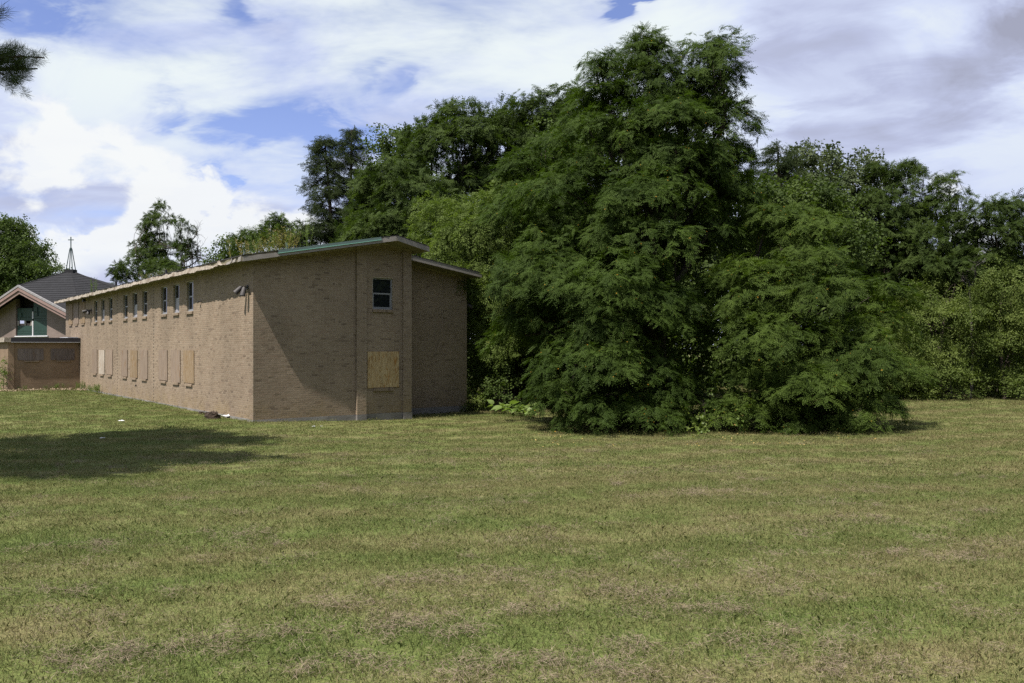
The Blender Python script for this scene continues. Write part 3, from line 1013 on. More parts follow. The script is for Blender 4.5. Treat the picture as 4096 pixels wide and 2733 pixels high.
    rake(0.005, 0.215, 0, -0.012, 0.125, 0.001, 0.032, 'rake_fascia', M['fascia'], 10, 0.010)
    rake(0.215, 0.995, 0, -0.006, 0.150, 0.001, 0.030, 'rake_fascia', M['fascia'], 8)
    rake(0.002, 1.0, 1, -0.006, 0.155, 0.001, 0.030, 'rake_fascia', M['fascia'], 14, 0.006)
    rake(0.215, 0.885, 0, 0.098, 0.186, 0.031, 0.050, 'flashing', M['copper'], 6)
    rake(0.215, 0.885, 0, 0.082, 0.0975, 0.030, 0.064, 'flashing_lip', M['copper_edge'], 6)
    # wing roof
    sx0, sx1 = 5.475, wb[0]
    m = MB()
    z0, z1 = float(soffit_wing(sx0)), float(soffit_wing(sx1))
    m.hexa([W(sx0, TF, z0), W(sx1, TF, z1), W(sx1, T_END, z1), W(sx0, T_END, z0), W(sx0, TF, z0 + .15), W(sx1, TF, z1 + .15), W(sx1, T_END, z1 + .15), W(sx0, T_END, z0 + .15)])
    wr = m.build('wing_roof', M['soffit'], BLD)
    m = MB()
    m.hexa([W(sx0, TF - .03, z0 - .005), W(sx1, TF - .03, z1 - .005), W(sx1, TF - .001, z1 - .005), W(sx0, TF - .001, z0 - .005),
            W(sx0, TF - .03, z0 + .152), W(sx1, TF - .03, z1 + .152), W(sx1, TF - .001, z1 + .152), W(sx0, TF - .001, z0 + .152)])
    m.build('rake_fascia', M['fascia'], wr)
    m = MB()
    n = 20
    for i in range(n):
        a, b = lerp(sx0 + .05, sx1 - .03, i / n), lerp(sx0 + .05, sx1 - .03, (i + 1) / n)
        za, zb = float(soffit_wing(a)) + .154, float(soffit_wing(b)) + .154
        h = rng.uniform(.012, .035)
        m.hexa([W(a, TF - .04, za), W(b, TF - .04, zb), W(b, T_END, zb), W(a, T_END, za), W(a, TF - .04, za + h), W(b, TF - .04, zb + h), W(b, T_END, zb + h), W(a, T_END, za + h)])
    m.build('roofing_felt', M['felt'], wr)
    # vent pipes
    for s_, t_, h, r in ((2.4, 3.2, 0.42, 0.05), (0.9, 12.5, 0.34, 0.05), (0.9, 21.5, 0.4, 0.06)):
        m = MB()
        zb = float(soffit(s_)) + TH
        m.tube([W(s_, t_, zb - 0.02), W(s_, t_, zb + h)], r, 10)
        p = m.build('vent_pipe', M['copper'] if t_ < 5 else M['black_metal'], roof)
        m = MB(); m.tube([W(s_, t_, zb + h + .001), W(s_, t_, zb + h + 0.05)], r * 1.35, 10); m.build('vent_cap', M['copper'] if t_ < 5 else M['black_metal'], p) if False else None


build_roof()


# ---------------------------------------------------------------- wall lamps
def cone(m, a, d, L, r0, r1, n=14):
    a = np.asarray(a, float); d = np.asarray(d, float); d = d / np.linalg.norm(d)
    m.tube([a, a + d * L * 0.12, a + d * L], [r0 * 0.6, r0, r1], n, cap=False)


def flood(base, out, heads, parent):
    """wall lamp: round plate, knuckle and bullet heads"""
    out = np.asarray(out, float)
    m = MB()
    m.tube([base, np.asarray(base) + out * 0.035], 0.065, 12)
    root = m.build('wall_lamp', M['lamp'], parent)
    for dpos, d, L in heads:
        p = np.asarray(base) + np.asarray(dpos)
        m = MB()
        m.tube([np.asarray(base) + out * 0.03, p], 0.02, 7)
        m.build('lamp_arm', M['lamp'], root)
        m = MB()
        cone(m, p, d, L, 0.062, 0.088)
        o = m.build('lamp_head', M['lamp'], root, smooth=True)
        d = np.asarray(d, float) / np.linalg.norm(d)
        m = MB()
        m.tube([p + d * (L * 0.82), p + d * (L * 0.84)], 0.078, 14)
        m.build('lamp_glass', M['lamp_in'], root)
    return root


mv, mu, dn = np.array([-V[0], -V[1], 0]), np.array([-U[0], -U[1], 0]), np.array([0, 0, -1.0])
flood(W(0, 0.42, 4.03), mv, [(mv * 0.16 - mu * 0.10 + dn * -0.02, mv * 0.62 - mu * 0.25 + dn * 0.72, 0.27), (mv * 0.14 + mu * 0.08, mv * 0.22 + mu * 0.05 + dn * 0.98, 0.28)], BLD)
flood(W(0, 22.75, 4.12), mv, [(mv * 0.14 - mu * 0.06, mv * 0.85 - mu * 0.35 + dn * 0.35, 0.27), (mv * 0.12 + mu * 0.10, mv * 0.25 + dn * 0.9, 0.22)], BLD)
flood(W(SW1, TW + 0.12, 3.83), -mv, [(-mv * 0.10, -mv * 0.9 + dn * 0.45 + mu * .2, 0.24)], BLD)
m = MB(); m.tube([W(0, 4.92, 3.79), W(-0.10, 4.92, 3.775)], 0.022, 8); m.tube([W(-0.09, 4.90, 3.80), W(-0.09, 5.02, 3.78)], 0.028, 8); m.build('wall_bracket', M['lamp'], BLD)
m = MB(); m.wbox(-0.30, -0.16, 23.3, 23.48, Z_EAVE - 0.16, Z_EAVE - 0.002); m.build('soffit_box', M['black_metal'], BLD)
m = MB(); m.tube([W(0, 13.6, 0.55), W(-0.09, 13.6, 0.55)], 0.016, 8); m.tube([W(-0.08, 13.6, 0.56), W(-0.08, 13.6, 0.49)], 0.014, 8); m.tube([W(-0.06, 13.6, 0.565), W(-0.06, 13.6, 0.60)], 0.03, 8); m.build('wall_tap', M['lamp'], BLD)

# ================================================================ flat-roofed annex
TA = 25.64
SA0 = -3.37
ANX = empty('brick_annex', W(SA0, TA, 0.0), 'low flat-roofed brick annex with black gutter at the far end', 'building')
def build_annex():
    zb, zt = -0.2, 2.47
    m = MB(); m.wbox(SA0, -0.012, TA, TA + 7.0, zb, zt); m.build('wall', M['far_brick'], ANX)
    m = MB(); m.wbox(SA0 - 0.015, SA0 + 0.26, TA - 0.06, TA + 0.2, zb, zt - 0.001); m.build('corner_pier', M['far_brick'], ANX)
    m = MB(); m.wbox(SA0 - 0.12, -0.014, TA - 0.14, TA + 7.1, zt, zt + 0.045); m.build('roof_slab', M['fascia'], ANX)
    m = MB()
    m.wbox(SA0 + 0.10, -0.02, TA - 0.20, TA - 0.141, zt + 0.02, zt + 0.25)
    m.build('gutter', M['black_metal'], ANX)
    m = MB(); m.wbox(SA0 + 0.10, -0.02, TA - 0.215, TA - 0.145, zt - 0.004, zt + 0.018); m.build('drip_edge', M['alu_pale'], ANX)
    m = MB()
    m.wbox(SA0 - 0.20, SA0 + 0.098, TA - 0.205, TA + 0.0, zt + 0.01, zt + 0.252)
    m.wbox(SA0 - 0.20, SA0 - 0.13, TA + 0.001, TA + 7.1, zt + 0.01, zt + 0.25)
    m.build('fascia', M['fascia_old'], ANX)
    m = MB(); m.wbox(SA0 - 0.1, -0.016, TA - 0.13, TA + 7.05, zt + 0.047, zt + 0.23); m.build('flat_roof', M['felt'], ANX)
    m = MB(); m.wbox(-0.55, -0.03, TA + 0.3, TA + 2.6, zt + 0.231, zt + 0.30); m.build('roof_flashing', M['alu_pale'], ANX)
    g = ('g', TA)
    for a, b in ((-2.94, -1.75), (-1.41, -0.27)):
        o = board(g, a, b, 1.53, 2.13, 'ply_dark', parent=ANX)
        sill(o, g, a + 0.30, b - 0.22, 1.528, h=0.09, proud=0.06)


build_annex()

# ================================================================ chapel behind
def build_chapel():
    th = R(32)
    w = np.array([math.sin(th), math.cos(th)]); e = np.array([math.cos(th), -math.sin(th)])
    A = np.array([(75 - CX) / FPX * 58, 58.0]); zA, pitch = 6.45, 0.325
    C = lambda a, b, z: (A[0] + e[0] * a + w[0] * b, A[1] + e[1] * a + w[1] * b, z)
    CHP = empty('chapel', C(0, 3.7, 0), 'chapel with dark shingled roof, green-panelled gable and thin cross steeple', 'building')
    HW, zP, kP = 7.6, 7.74, 3.68
    zE = zA - pitch * HW
    top, apex, er, el = C(0, kP, zP), C(0, 0, zA), C(HW, 0, zE), C(-HW, 0, zE)
    qr, ql = C(HW, kP + 3.5, 4.6), C(-HW, kP + 3.5, 4.6)
    br, bl = C(HW, 13, zE), C(-HW, 13, zE)
    # shingle courses as overlapping strips
    m = MB()
    def facet(p, a, b, n=26):
        """triangle p (top) a b, laid in courses"""
        p, a, b = (np.asarray(q, float) for q in (p, a, b))
        nrm = np.cross(a - p, b - p); nrm /= np.linalg.norm(nrm)
        if nrm[2] < 0: nrm = -nrm
        zs = np.linspace(min(p[2], a[2], b[2]), max(p[2], a[2], b[2]), n + 1)
        def cut(z):
            pts = []
            for q, r in ((p, a), (a, b), (b, p)):
                if (q[2] - z) * (r[2] - z) < 0 or (q[2] == z) != (r[2] == z):
                    k = (z - q[2]) / (r[2] - q[2]); pts.append(q + (r - q) * k)
            uniq = []
            for q in pts:
                if all(np.linalg.norm(q - r) > 1e-5 for r in uniq): uniq.append(q)
            return uniq
        for z0, z1 in zip(zs, zs[1:]):
            lo = cut(z0 + 1e-4); hi = cut(z1 - 1e-4)
            mid = [q for q in (p, a, b) if z0 + 2e-4 < q[2] < z1 - 2e-4]
            if len(lo) == 2 and len(hi) == 2:
                d = lo[1] - lo[0]
                if np.dot(hi[1] - hi[0], d) < 0: hi = hi[::-1]
                up = nrm * 0.028
                m.quad(lo[0] + up, lo[1] + up, hi[1] + nrm * 0.004, hi[0] + nrm * 0.004)
                m.quad(lo[0], lo[1], lo[1] + up, lo[0] + up)
    facet(top, apex, er); facet(top, er, qr)
    facet(top, apex, el); facet(top, el, ql)
    rf = m.build('roof', M['shingle'], CHP)
    m = MB()
    for tri in ((top, apex, er), (top, er, qr), (top, el, apex), (top, ql, el), (top, qr, br), (top, br, bl), (top, bl, ql)):
        m.poly([np.asarray(q) - np.array([0, 0, 0.02]) for q in tri])
    m.build('roof_deck', M['shingle'], rf)
    # ridge caps
    m = MB()
    for a, b in ((apex, top), (top, qr)):
        m.tube([np.asarray(a) + (0, 0, 0.02), np.asarray(b) + (0, 0, 0.02)], 0.05, 6)
    m.build('ridge_cap', M['shingle'], rf)
    # bargeboards
    for sg in (1, -1):
        for (l, h, o0, o1, mt, nm) in ((-0.34, -0.10, -0.04, 0.0, 'bargeboard', 'bargeboard'), (-0.56, -0.35, 0.03, 0.08, 'bargeboard', 'lower_bargeboard'), (-0.098, 0.05, -0.07, 0.02, 'barge_edge', 'edge_trim')):
            m = MB()
            a, b = (0, zA), (sg * HW, zE)
            m.hexa([C(a[0], o0, a[1] + l), C(b[0], o0, b[1] + l), C(b[0], o1, b[1] + l), C(a[0], o1, a[1] + l),
                    C(a[0], o0, a[1] + h), C(b[0], o0, b[1] + h), C(b[0], o1, b[1] + h), C(a[0], o1, a[1] + h)])
            m.build(nm, M[mt], CHP)
    # gable wall set back under the overhang; opening for the green panelled window
    B = 0.9
    k = lambda px, py: wallhit(px, py, np.array(C(0, B, 0)[:2]), e)
    x0, x1 = k(63, 1300)[0], k(188, 1300)[0]
    zw0 = k(120, 1345)[1]
    under = lambda a: zA - abs(a) * pitch - 0.12
    m = MB()
    for a, b in ((-HW + .3, x0), (x1, HW - .3)):
        m.hexa([C(a, B, 0), C(b, B, 0), C(b, B + .3, 0), C(a, B + .3, 0), C(a, B, under(a)), C(b, B, under(b)), C(b, B + .3, under(b)), C(a, B + .3, under(a))])
    m.hexa([C(x0, B, 0), C(x1, B, 0), C(x1, B + .3, 0), C(x0, B + .3, 0), C(x0, B, zw0), C(x1, B, zw0), C(x1, B + .3, zw0), C(x0, B + .3, zw0)])
    m.build('wall', M['chapel_brick'], CHP)
    m = MB()
    m.hexa([C(HW - .3, B, 0), C(HW - .31, 12.5, 0), C(-HW + .3, 12.5, 0), C(-HW + .3, B + .301, 0), C(HW - .3, B, 3.9), C(HW - .31, 12.5, 3.9), C(-HW + .3, 12.5, 3.9), C(-HW + .3, B + .301, 3.9)])
    m.build('rear_wall', M['chapel_brick'], CHP)
    m = MB(); m.quad(C(x0, B + .6, 0), C(x1, B + .6, 0), C(x1, B + .6, 6.3), C(x0, B + .6, 6.3)); win = m.build('window', M['dark'], CHP)
    # green panels, each its own piece (pixel boxes of the photograph turned into metres on that wall)
    def pan(px0, py0, px1, py1, mat='green_panel', name='panel', d=0.0):
        a0, za = k(px0, py0); a1, zb2 = k(px1, py1)
        zc = k(px0, py1)[1]; zd = k(px1, py0)[1]
        m = MB()
        m.hexa([C(a0, B + .10 - d, zc), C(a1, B + .10 - d, zb2), C(a1, B + .15, zb2), C(a0, B + .15, zc), C(a0, B + .10 - d, za), C(a1, B + .10 - d, zd), C(a1, B + .15, zd), C(a0, B + .15, za)])
        return m.build(name, M[mat], win)
    for q in ((64, 1233, 76, 1282), (77, 1233, 124, 1269), (77, 1270, 124, 1283), (64, 1303, 124, 1325), (64, 1326, 124, 1333), (64, 1334, 124, 1344.5),
              (129, 1212, 188, 1248), (129, 1249, 147, 1264), (148, 1249, 188, 1264), (129, 1265, 188, 1274), (129, 1275, 188, 1283), (129, 1284, 188, 1324), (129, 1325, 188, 1333), (129, 1334, 188, 1344.5)):
        pan(*q)
    for q in ((131, 1229, 146, 1247), (136, 1250, 147, 1264), (76, 1252, 83, 1268)):
        pan(*q, d=0.05, name='raised_panel')
    pan(124.3, 1247, 128.5, 1276, 'alu_pale', 'mullion', 0.03); pan(124.3, 1284, 128.7, 1346, 'alu_pale', 'mullion', 0.03)
    for q in ((64, 1283.5, 70, 1302.5), (91, 1283.5, 97, 1302.5), (117, 1283.5, 124, 1302.5)):
        pan(*q, 'fascia', 'pale_panel')
    m = MB(); m.tube([C(x0, B - .04, zw0 - .03), C(x1 + .2, B - .04, zw0 - .03)], 0.06, 6); m.build('window_sill', M['alu_pale'], CHP)
    # steeple: little box on the peak, four legs, cross
    P = np.array(top)
    m = MB()
    for dz, r in ((0, .30),):
        m.hexa([P + (-r, -r, -.25), P + (r, -r, -.25), P + (r, r, -.25), P + (-r, r, -.25), P + (-r, -r, .10), P + (r, -r, .10), P + (r, r, .10), P + (-r, r, .10)])
    m.build('steeple_base', M['shingle'], CHP)
    st = bpy.data.meshes.new('steeple')
    hz = lambda py: CAMZ + (HY - py) / FPX * P[1]
    z1 = hz(995)
    m = MB()
    for sx, sy in ((-1, -1), (1, -1), (1, 1), (-1, 1)):
        m.tube([P + (sx * .22, sy * .22, .10), np.array([P[0] + sx * .05, P[1] + sy * .05, z1])], [.032, .028], 6)
    m.tube([(P[0], P[1], z1 - .05), (P[0], P[1], z1 + .06)], .075, 8)
    sp = m.build('steeple', M['steeple'], CHP)
    m = MB()
    zt, zc = hz(948), hz(960)
    m.obox((P[0] - .028, P[1] - .028, z1 + .06), (.056, 0, 0), (0, .056, 0), (0, 0, zt - z1 - .06))
    cw = 11.0 / FPX * P[1]
    m.obox((P[0] - cw, P[1] - .030, zc - .028), (2 * cw, 0, 0), (0, .06, 0), (0, 0, .056))
    m.build('cross', M['steeple'], sp)


build_chapel()

# ================================================================ foliage machinery
def source(name, verts, faces, mat):
    """an unlinked object whose mesh the crowns repeat"""
    me = fast_mesh(name, np.asarray(verts), np.asarray(faces), mat)
    return bpy.data.objects.new(name, me)


def leaf_quad(V_, F_, p, d, n, L, w, fold=0.0):
    """kite-shaped leaf from p along d, normal n"""
    s = np.cross(n, d); s = s / (np.linalg.norm(s) + 1e-9)
    i = len(V_)
    V_ += [p, p + d * L * 0.45 + s * w / 2 + n * fold, p + d * L, p + d * L * 0.45 - s * w / 2 + n * fold]
    F_.append((i, i + 1, i + 2, i + 3))


def nrmz(a):
    a = np.asarray(a, float)
    return a / (np.linalg.norm(a) + 1e-9)


def locust_spray(seed, mat, n_leaf=7, L=0.25, pairs=6, lw=0.030, ll=0.052):
    rg = np.random.default_rng(seed)
    V_, F_ = [], []
    tw = 0.20
    for k in range(n_leaf):
        f = (k + 0.5) / n_leaf
        base = np.array([f * tw, rg.normal(0, .015), -0.10 * f * f + rg.normal(0, .02)])
        ang = (1 if k % 2 else -1) * rg.uniform(0.3, 1.7) * (1 - 0.45 * f) + rg.normal(0, .15)
        d = np.array([math.cos(ang), math.sin(ang), rg.normal(0.05, 0.18)])
        up = nrmz([rg.normal(0, .28), rg.normal(0, .28), 1.0])
        LL = L * rg.uniform(0.75, 1.2)
        sag = rg.uniform(0.10, 0.38)
        for j in range(pairs + 1):
            q = (j + 0.6) / (pairs + 0.6)
            p = base + nrmz(d) * LL * q + np.array([0, 0, -sag * LL * q * q])
            dd = nrmz(nrmz(d) + np.array([0, 0, -2 * sag * q]))
            side = nrmz(np.cross(up, dd))
            nn = nrmz(np.cross(dd, side))
            sc = rg.uniform(0.8, 1.15) * (1.0 - 0.25 * abs(q - 0.45))
            if j == pairs:
                leaf_quad(V_, F_, p, dd, nn, ll * sc, lw * sc)
            else:
                for sg in (-1, 1):
                    ld = nrmz(side * sg + dd * 0.35 + np.array([0, 0, -rg.uniform(0, .35)]))
                    leaf_quad(V_, F_, p, ld, nrmz(nn + rg.normal(0, .22, 3)), ll * sc, lw * sc)
    return source('locust_spray', V_, F_, mat)


def broad_spray(seed, mat, n=16, L=0.10, w=0.085, tw=0.38, spread=0.16, droop=0.3, name='leaf_spray'):
    rg = np.random.default_rng(seed)
    V_, F_ = [], []
    for k in range(n):
        f = rg.uniform(0, 1)
        p = np.array([f * tw, rg.normal(0, spread * .6), rg.normal(0, spread * .4) - droop * .2 * f])
        a = rg.uniform(-1.6, 1.6)
        d = nrmz([math.cos(a), math.sin(a), rg.normal(-droop, .35)])
        n_ = nrmz([rg.normal(0, .45), rg.normal(0, .45), 1.0])
        n_ = nrmz(n_ - d * np.dot(n_, d))
        s = rg.uniform(.65, 1.2)
        leaf_quad(V_, F_, p, d, n_, L * s, w * s, 0.008)
    return source(name, V_, F_, mat)


def ash_spray(seed, mat, n=6, name='ash_spray'):
    rg = np.random.default_rng(seed)
    V_, F_ = [], []
    for k in range(n):
        f = rg.uniform(0, 1)
        b = np.array([f * .3, rg.normal(0, .05), rg.normal(0, .04)])
        a = rg.uniform(-1.3, 1.3)
        d = nrmz([math.cos(a), math.sin(a), rg.normal(.15, .4)])
        up = nrmz([rg.normal(0, .4), rg.normal(0, .4), 1])
        side = nrmz(np.cross(up, d)); nn = nrmz(np.cross(d, side))
        for q, sg in ((.35, 1), (.35, -1), (.65, 1), (.65, -1), (.95, 0)):
            p = b + d * .20 * q + np.array([0, 0, -.05 * q * q])
            ld = nrmz(side * sg * .9 + d * .8 + np.array([0, 0, -rg.uniform(.0, .5)]))
            leaf_quad(V_, F_, p, ld, nrmz(nn + rg.normal(0, .25, 3)), .10 * rg.uniform(.8, 1.2), .032)
    return source(name, V_, F_, mat)


def needle_spray(seed, mat, L=0.55, n=130, nl=0.05, w=0.012, hang=0.35, name='needle_spray'):
    """flat conifer spray: twig, side twigs that hang, needles as slivers"""
    rg = np.random.default_rng(seed)
    V_, F_ = [], []
    for k in range(n):
        f = rg.uniform(0, 1)
        sg = rg.choice([-1, 1])
        ln = (1 - f) * .20 + .05
        g = rg.uniform(0, 1)
        side = np.array([.35, sg * 1.0, -hang])
        p = np.array([f * L, 0, -.12 * f * f]) + nrmz(side) * ln * g + rg.normal(0, .012, 3)
        d = nrmz(nrmz(side) + rg.normal(0, .55, 3))
        nn = nrmz(np.cross(d, rg.normal(0, 1, 3)))
        leaf_quad(V_, F_, p, d, nn, nl * rg.uniform(.8, 1.4), w)
    return source(name, V_, F_, mat)


def pine_tuft(seed, mat):
    rg = np.random.default_rng(seed)
    V_, F_ = [], []
    for k in range(70):
        f = rg.uniform(-.10, .06)
        d = nrmz(np.array([rg.uniform(.25, 1.0), rg.normal(0, .75), rg.normal(.1, .75)]))
        leaf_quad(V_, F_, np.array([f, 0, 0]), d, nrmz(np.cross(d, rg.normal(0, 1, 3))), rg.uniform(.10, .16), .0042)
    return source('pine_tuft', V_, F_, mat)


def instancer(name, sources):
    """geometry-node group: put one of the sources on every vertex, turned by 'rot' and scaled by 'scl'"""
    g = bpy.data.node_groups.new(name, 'GeometryNodeTree')
    g.interface.new_socket('Geometry', in_out='INPUT', socket_type='NodeSocketGeometry')
    g.interface.new_socket('Geometry', in_out='OUTPUT', socket_type='NodeSocketGeometry')
    n, l = g.nodes, g.links
    gi, go = n.new('NodeGroupInput'), n.new('NodeGroupOutput')
    iop = n.new('GeometryNodeInstanceOnPoints')
    l.new(gi.outputs[0], iop.inputs['Points'])
    join = n.new('GeometryNodeJoinGeometry')
    for s in reversed(sources):
        oi = n.new('GeometryNodeObjectInfo')
        oi.inputs['Object'].default_value = s
        oi.inputs['As Instance'].default_value = False
        ti = n.new('GeometryNodeGeometryToInstance')
        l.new(oi.outputs['Geometry'], ti.inputs[0])
        l.new(ti.outputs[0], join.inputs[0])
    l.new(join.outputs[0], iop.inputs['Instance'])
    iop.inputs['Pick Instance'].default_value = True
    def attr(nm, ty):
        a = n.new('GeometryNodeInputNamedAttribute')
        a.data_type = ty
        a.inputs['Name'].default_value = nm
        return a.outputs['Attribute']
    e2r = n.new('FunctionNodeEulerToRotation')
    l.new(attr('rot', 'FLOAT_VECTOR'), e2r.inputs[0])
    l.new(e2r.outputs[0], iop.inputs['Rotation'])
    l.new(attr('var', 'INT'), iop.inputs['Instance Index'])
    l.new(attr('scl', 'FLOAT'), iop.inputs['Scale'])
    l.new(iop.outputs[0], go.inputs[0])
    return g


def scatter(name, pos, rot, scl, nvar, group, parent=None, seed=0):
    me = bpy.data.meshes.new(name)
    pos = np.ascontiguousarray(pos, np.float32)
    me.vertices.add(len(pos)); me.vertices.foreach_set('co', pos.ravel())
    a = me.attributes.new('rot', 'FLOAT_VECTOR', 'POINT'); a.data.foreach_set('vector', np.ascontiguousarray(rot, np.float32).ravel())
    a = me.attributes.new('scl', 'FLOAT', 'POINT'); a.data.foreach_set('value', np.ascontiguousarray(scl, np.float32))
    a = me.attributes.new('var', 'INT', 'POINT'); a.data.foreach_set('value', np.random.default_rng(seed).integers(0, nvar, len(pos)).astype(np.int32))
    me.update()
    o = put(bpy.data.objects.new(name, me), parent)
    md = o.modifiers.new('leaves', 'NODES')
    md.node_group = group
    return tag(o, kind='stuff')


def frames_to_euler(d, n):
    """rows: x axis along d, z axis near n -> XYZ euler"""
    d = d / (np.linalg.norm(d, axis=1, keepdims=True) + 1e-9)
    y = np.cross(n, d); y /= (np.linalg.norm(y, axis=1, keepdims=True) + 1e-9)
    z = np.cross(d, y)
    # matrix columns d, y, z
    ry = np.arcsin(np.clip(-d[:, 2], -1, 1))
    rx = np.arctan2(y[:, 2], z[:, 2])
    rz = np.arctan2(d[:, 1], d[:, 0])
    return np.stack([rx, ry, rz], 1)


KIND = {}
def kind(name, sources):
    KIND[name] = (instancer(name + '_leaves', sources), len(sources))

kind('locust', [locust_spray(i, M['locust']) for i in range(4)])
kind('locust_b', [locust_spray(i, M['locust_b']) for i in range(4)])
kind('locust_far', [locust_spray(20 + i, M['locust_far'], 6, .28, 5, .044, .072) for i in range(3)])
kind('ash', [ash_spray(40 + i, M['ash']) for i in range(3)])
kind('broad', [broad_spray(50 + i, M['broad']) for i in range(3)])
kind('oak', [broad_spray(60 + i, M['oak'], 18, .12, .075) for i in range(3)])
kind('shrub', [broad_spray(70 + i, M['shrub'], 18, .085, .06) for i in range(3)])
kind('spruce', [needle_spray(80 + i, M['spruce'], w=.017, n=150) for i in range(3)])
kind('pine', [pine_tuft(90 + i, M['pine']) for i in range(3)])
kind('silver', [broad_spray(95 + i, M['silver'], 16, .07, .03) for i in range(2)])
kind('vine', [broad_spray(97 + i, M['vine'], 12, .09, .085) for i in range(2)])


def lobe(px, py, rx, ry, Y, deep=0.95):
    """crown lobe seen at a photograph pixel, at depth Y metres: centre and radii in metres"""
    c = at(px, py, Y)
    a, b = rx / FPX * Y, ry / FPX * Y
    return c, np.array([a, max(a * deep, 0.6), b])


def crown_pads(rng, lobes, dens, lo=-0.55):
    """places of leaf pads over the hull of the lobes, with the way each faces"""
    pts, nrm = [], []
    for i, (c, r) in enumerate(lobes):
        area = 4 * math.pi * ((r[0] * r[1]) ** 1.6 / 3 + (r[0] * r[2]) ** 1.6 / 3 + (r[1] * r[2]) ** 1.6 / 3) ** (1 / 1.6)
        n = max(4, int(area * dens))
        d = rng.normal(0, 1, (n * 2, 3)); d /= np.linalg.norm(d, axis=1, keepdims=True)
        d = d[d[:, 2] > lo][:n]
        k = rng.uniform(0.72, 1.04, (len(d), 1)) ** 0.8
        p = c + d * r * k
        keep = np.ones(len(p), bool)
        for j, (c2, r2) in enumerate(lobes):
            if j != i:
                keep &= (((p - c2) / r2) ** 2).sum(1) > 0.55
        pts.append(p[keep]); nrm.append((d / r)[keep])
    p = np.concatenate(pts); n = np.concatenate(nrm)
    return p, n / np.linalg.norm(n, axis=1, keepdims=True)


def pad_leaves(rng, P, N, per, rad, flat=0.35, droop=0.45, updir=0.75, nj=0.22):
    """sprays of one pad lie on a small drooping dome"""
    m = len(P)
    prad = rad * rng.uniform(0.55, 1.35, m)
    up = np.array([0, 0, 1.0])
    A = nr(N * (1 - updir) + up * updir)                     # pad axis
    cnt = np.maximum(3, (per * (prad / rad) ** 2 * rng.uniform(.7, 1.3, m)).astype(int))
    idx = np.repeat(np.arange(m), cnt)
    k = len(idx)
    t1 = nr(np.cross(A, np.array([0.3, 0.8, 0.1])))
    t2 = np.cross(A, t1)
    w = rng.uniform(0, 2 * np.pi, k); q = np.sqrt(rng.uniform(0, 1, k))
    Nh = N.copy(); Nh[:, 2] = 0
    rd = (t1[idx] * np.cos(w)[:, None] + t2[idx] * np.sin(w)[:, None])
    pos = P[idx] + rd * (q * prad[idx])[:, None] + Nh[idx] * (0.25 * prad[idx])[:, None]
    pos += A[idx] * ((0.30 - 0.65 * q * q) * prad[idx] * droop * 1.6 + rng.normal(0, flat * .35, k) * prad[idx])[:, None]
    d = rd * (0.35 + q)[:, None] + Nh[idx] * 0.4 + rng.normal(0, .6, (k, 3)) * np.array([1, 1, .5])
    d[:, 2] += -droop * q + rng.normal(0, .12, k)
    n = A[idx] + rd * (0.45 * q)[:, None] + rng.normal(0, nj, (k, 3))
    return pos, nr(d), nr(n)


def nr(a):
    return a / (np.linalg.norm(a, axis=-1, keepdims=True) + 1e-9)


def limb(m, a, b, r0, r1, rng, bend=0.12, n=5, sag=0.0, sides=6):
    a, b = np.asarray(a, float), np.asarray(b, float)
    L = np.linalg.norm(b - a)
    off = rng.normal(0, bend * L, 3); off[2] = abs(off[2]) * .6 - sag * L
    pts = []
    for i in range(n + 1):
        k = i / n
        pts.append(a + (b - a) * k + off * math.sin(math.pi * k))
    m.tube(pts, list(np.linspace(r0, r1, n + 1)), sides, cap=False)
    return pts


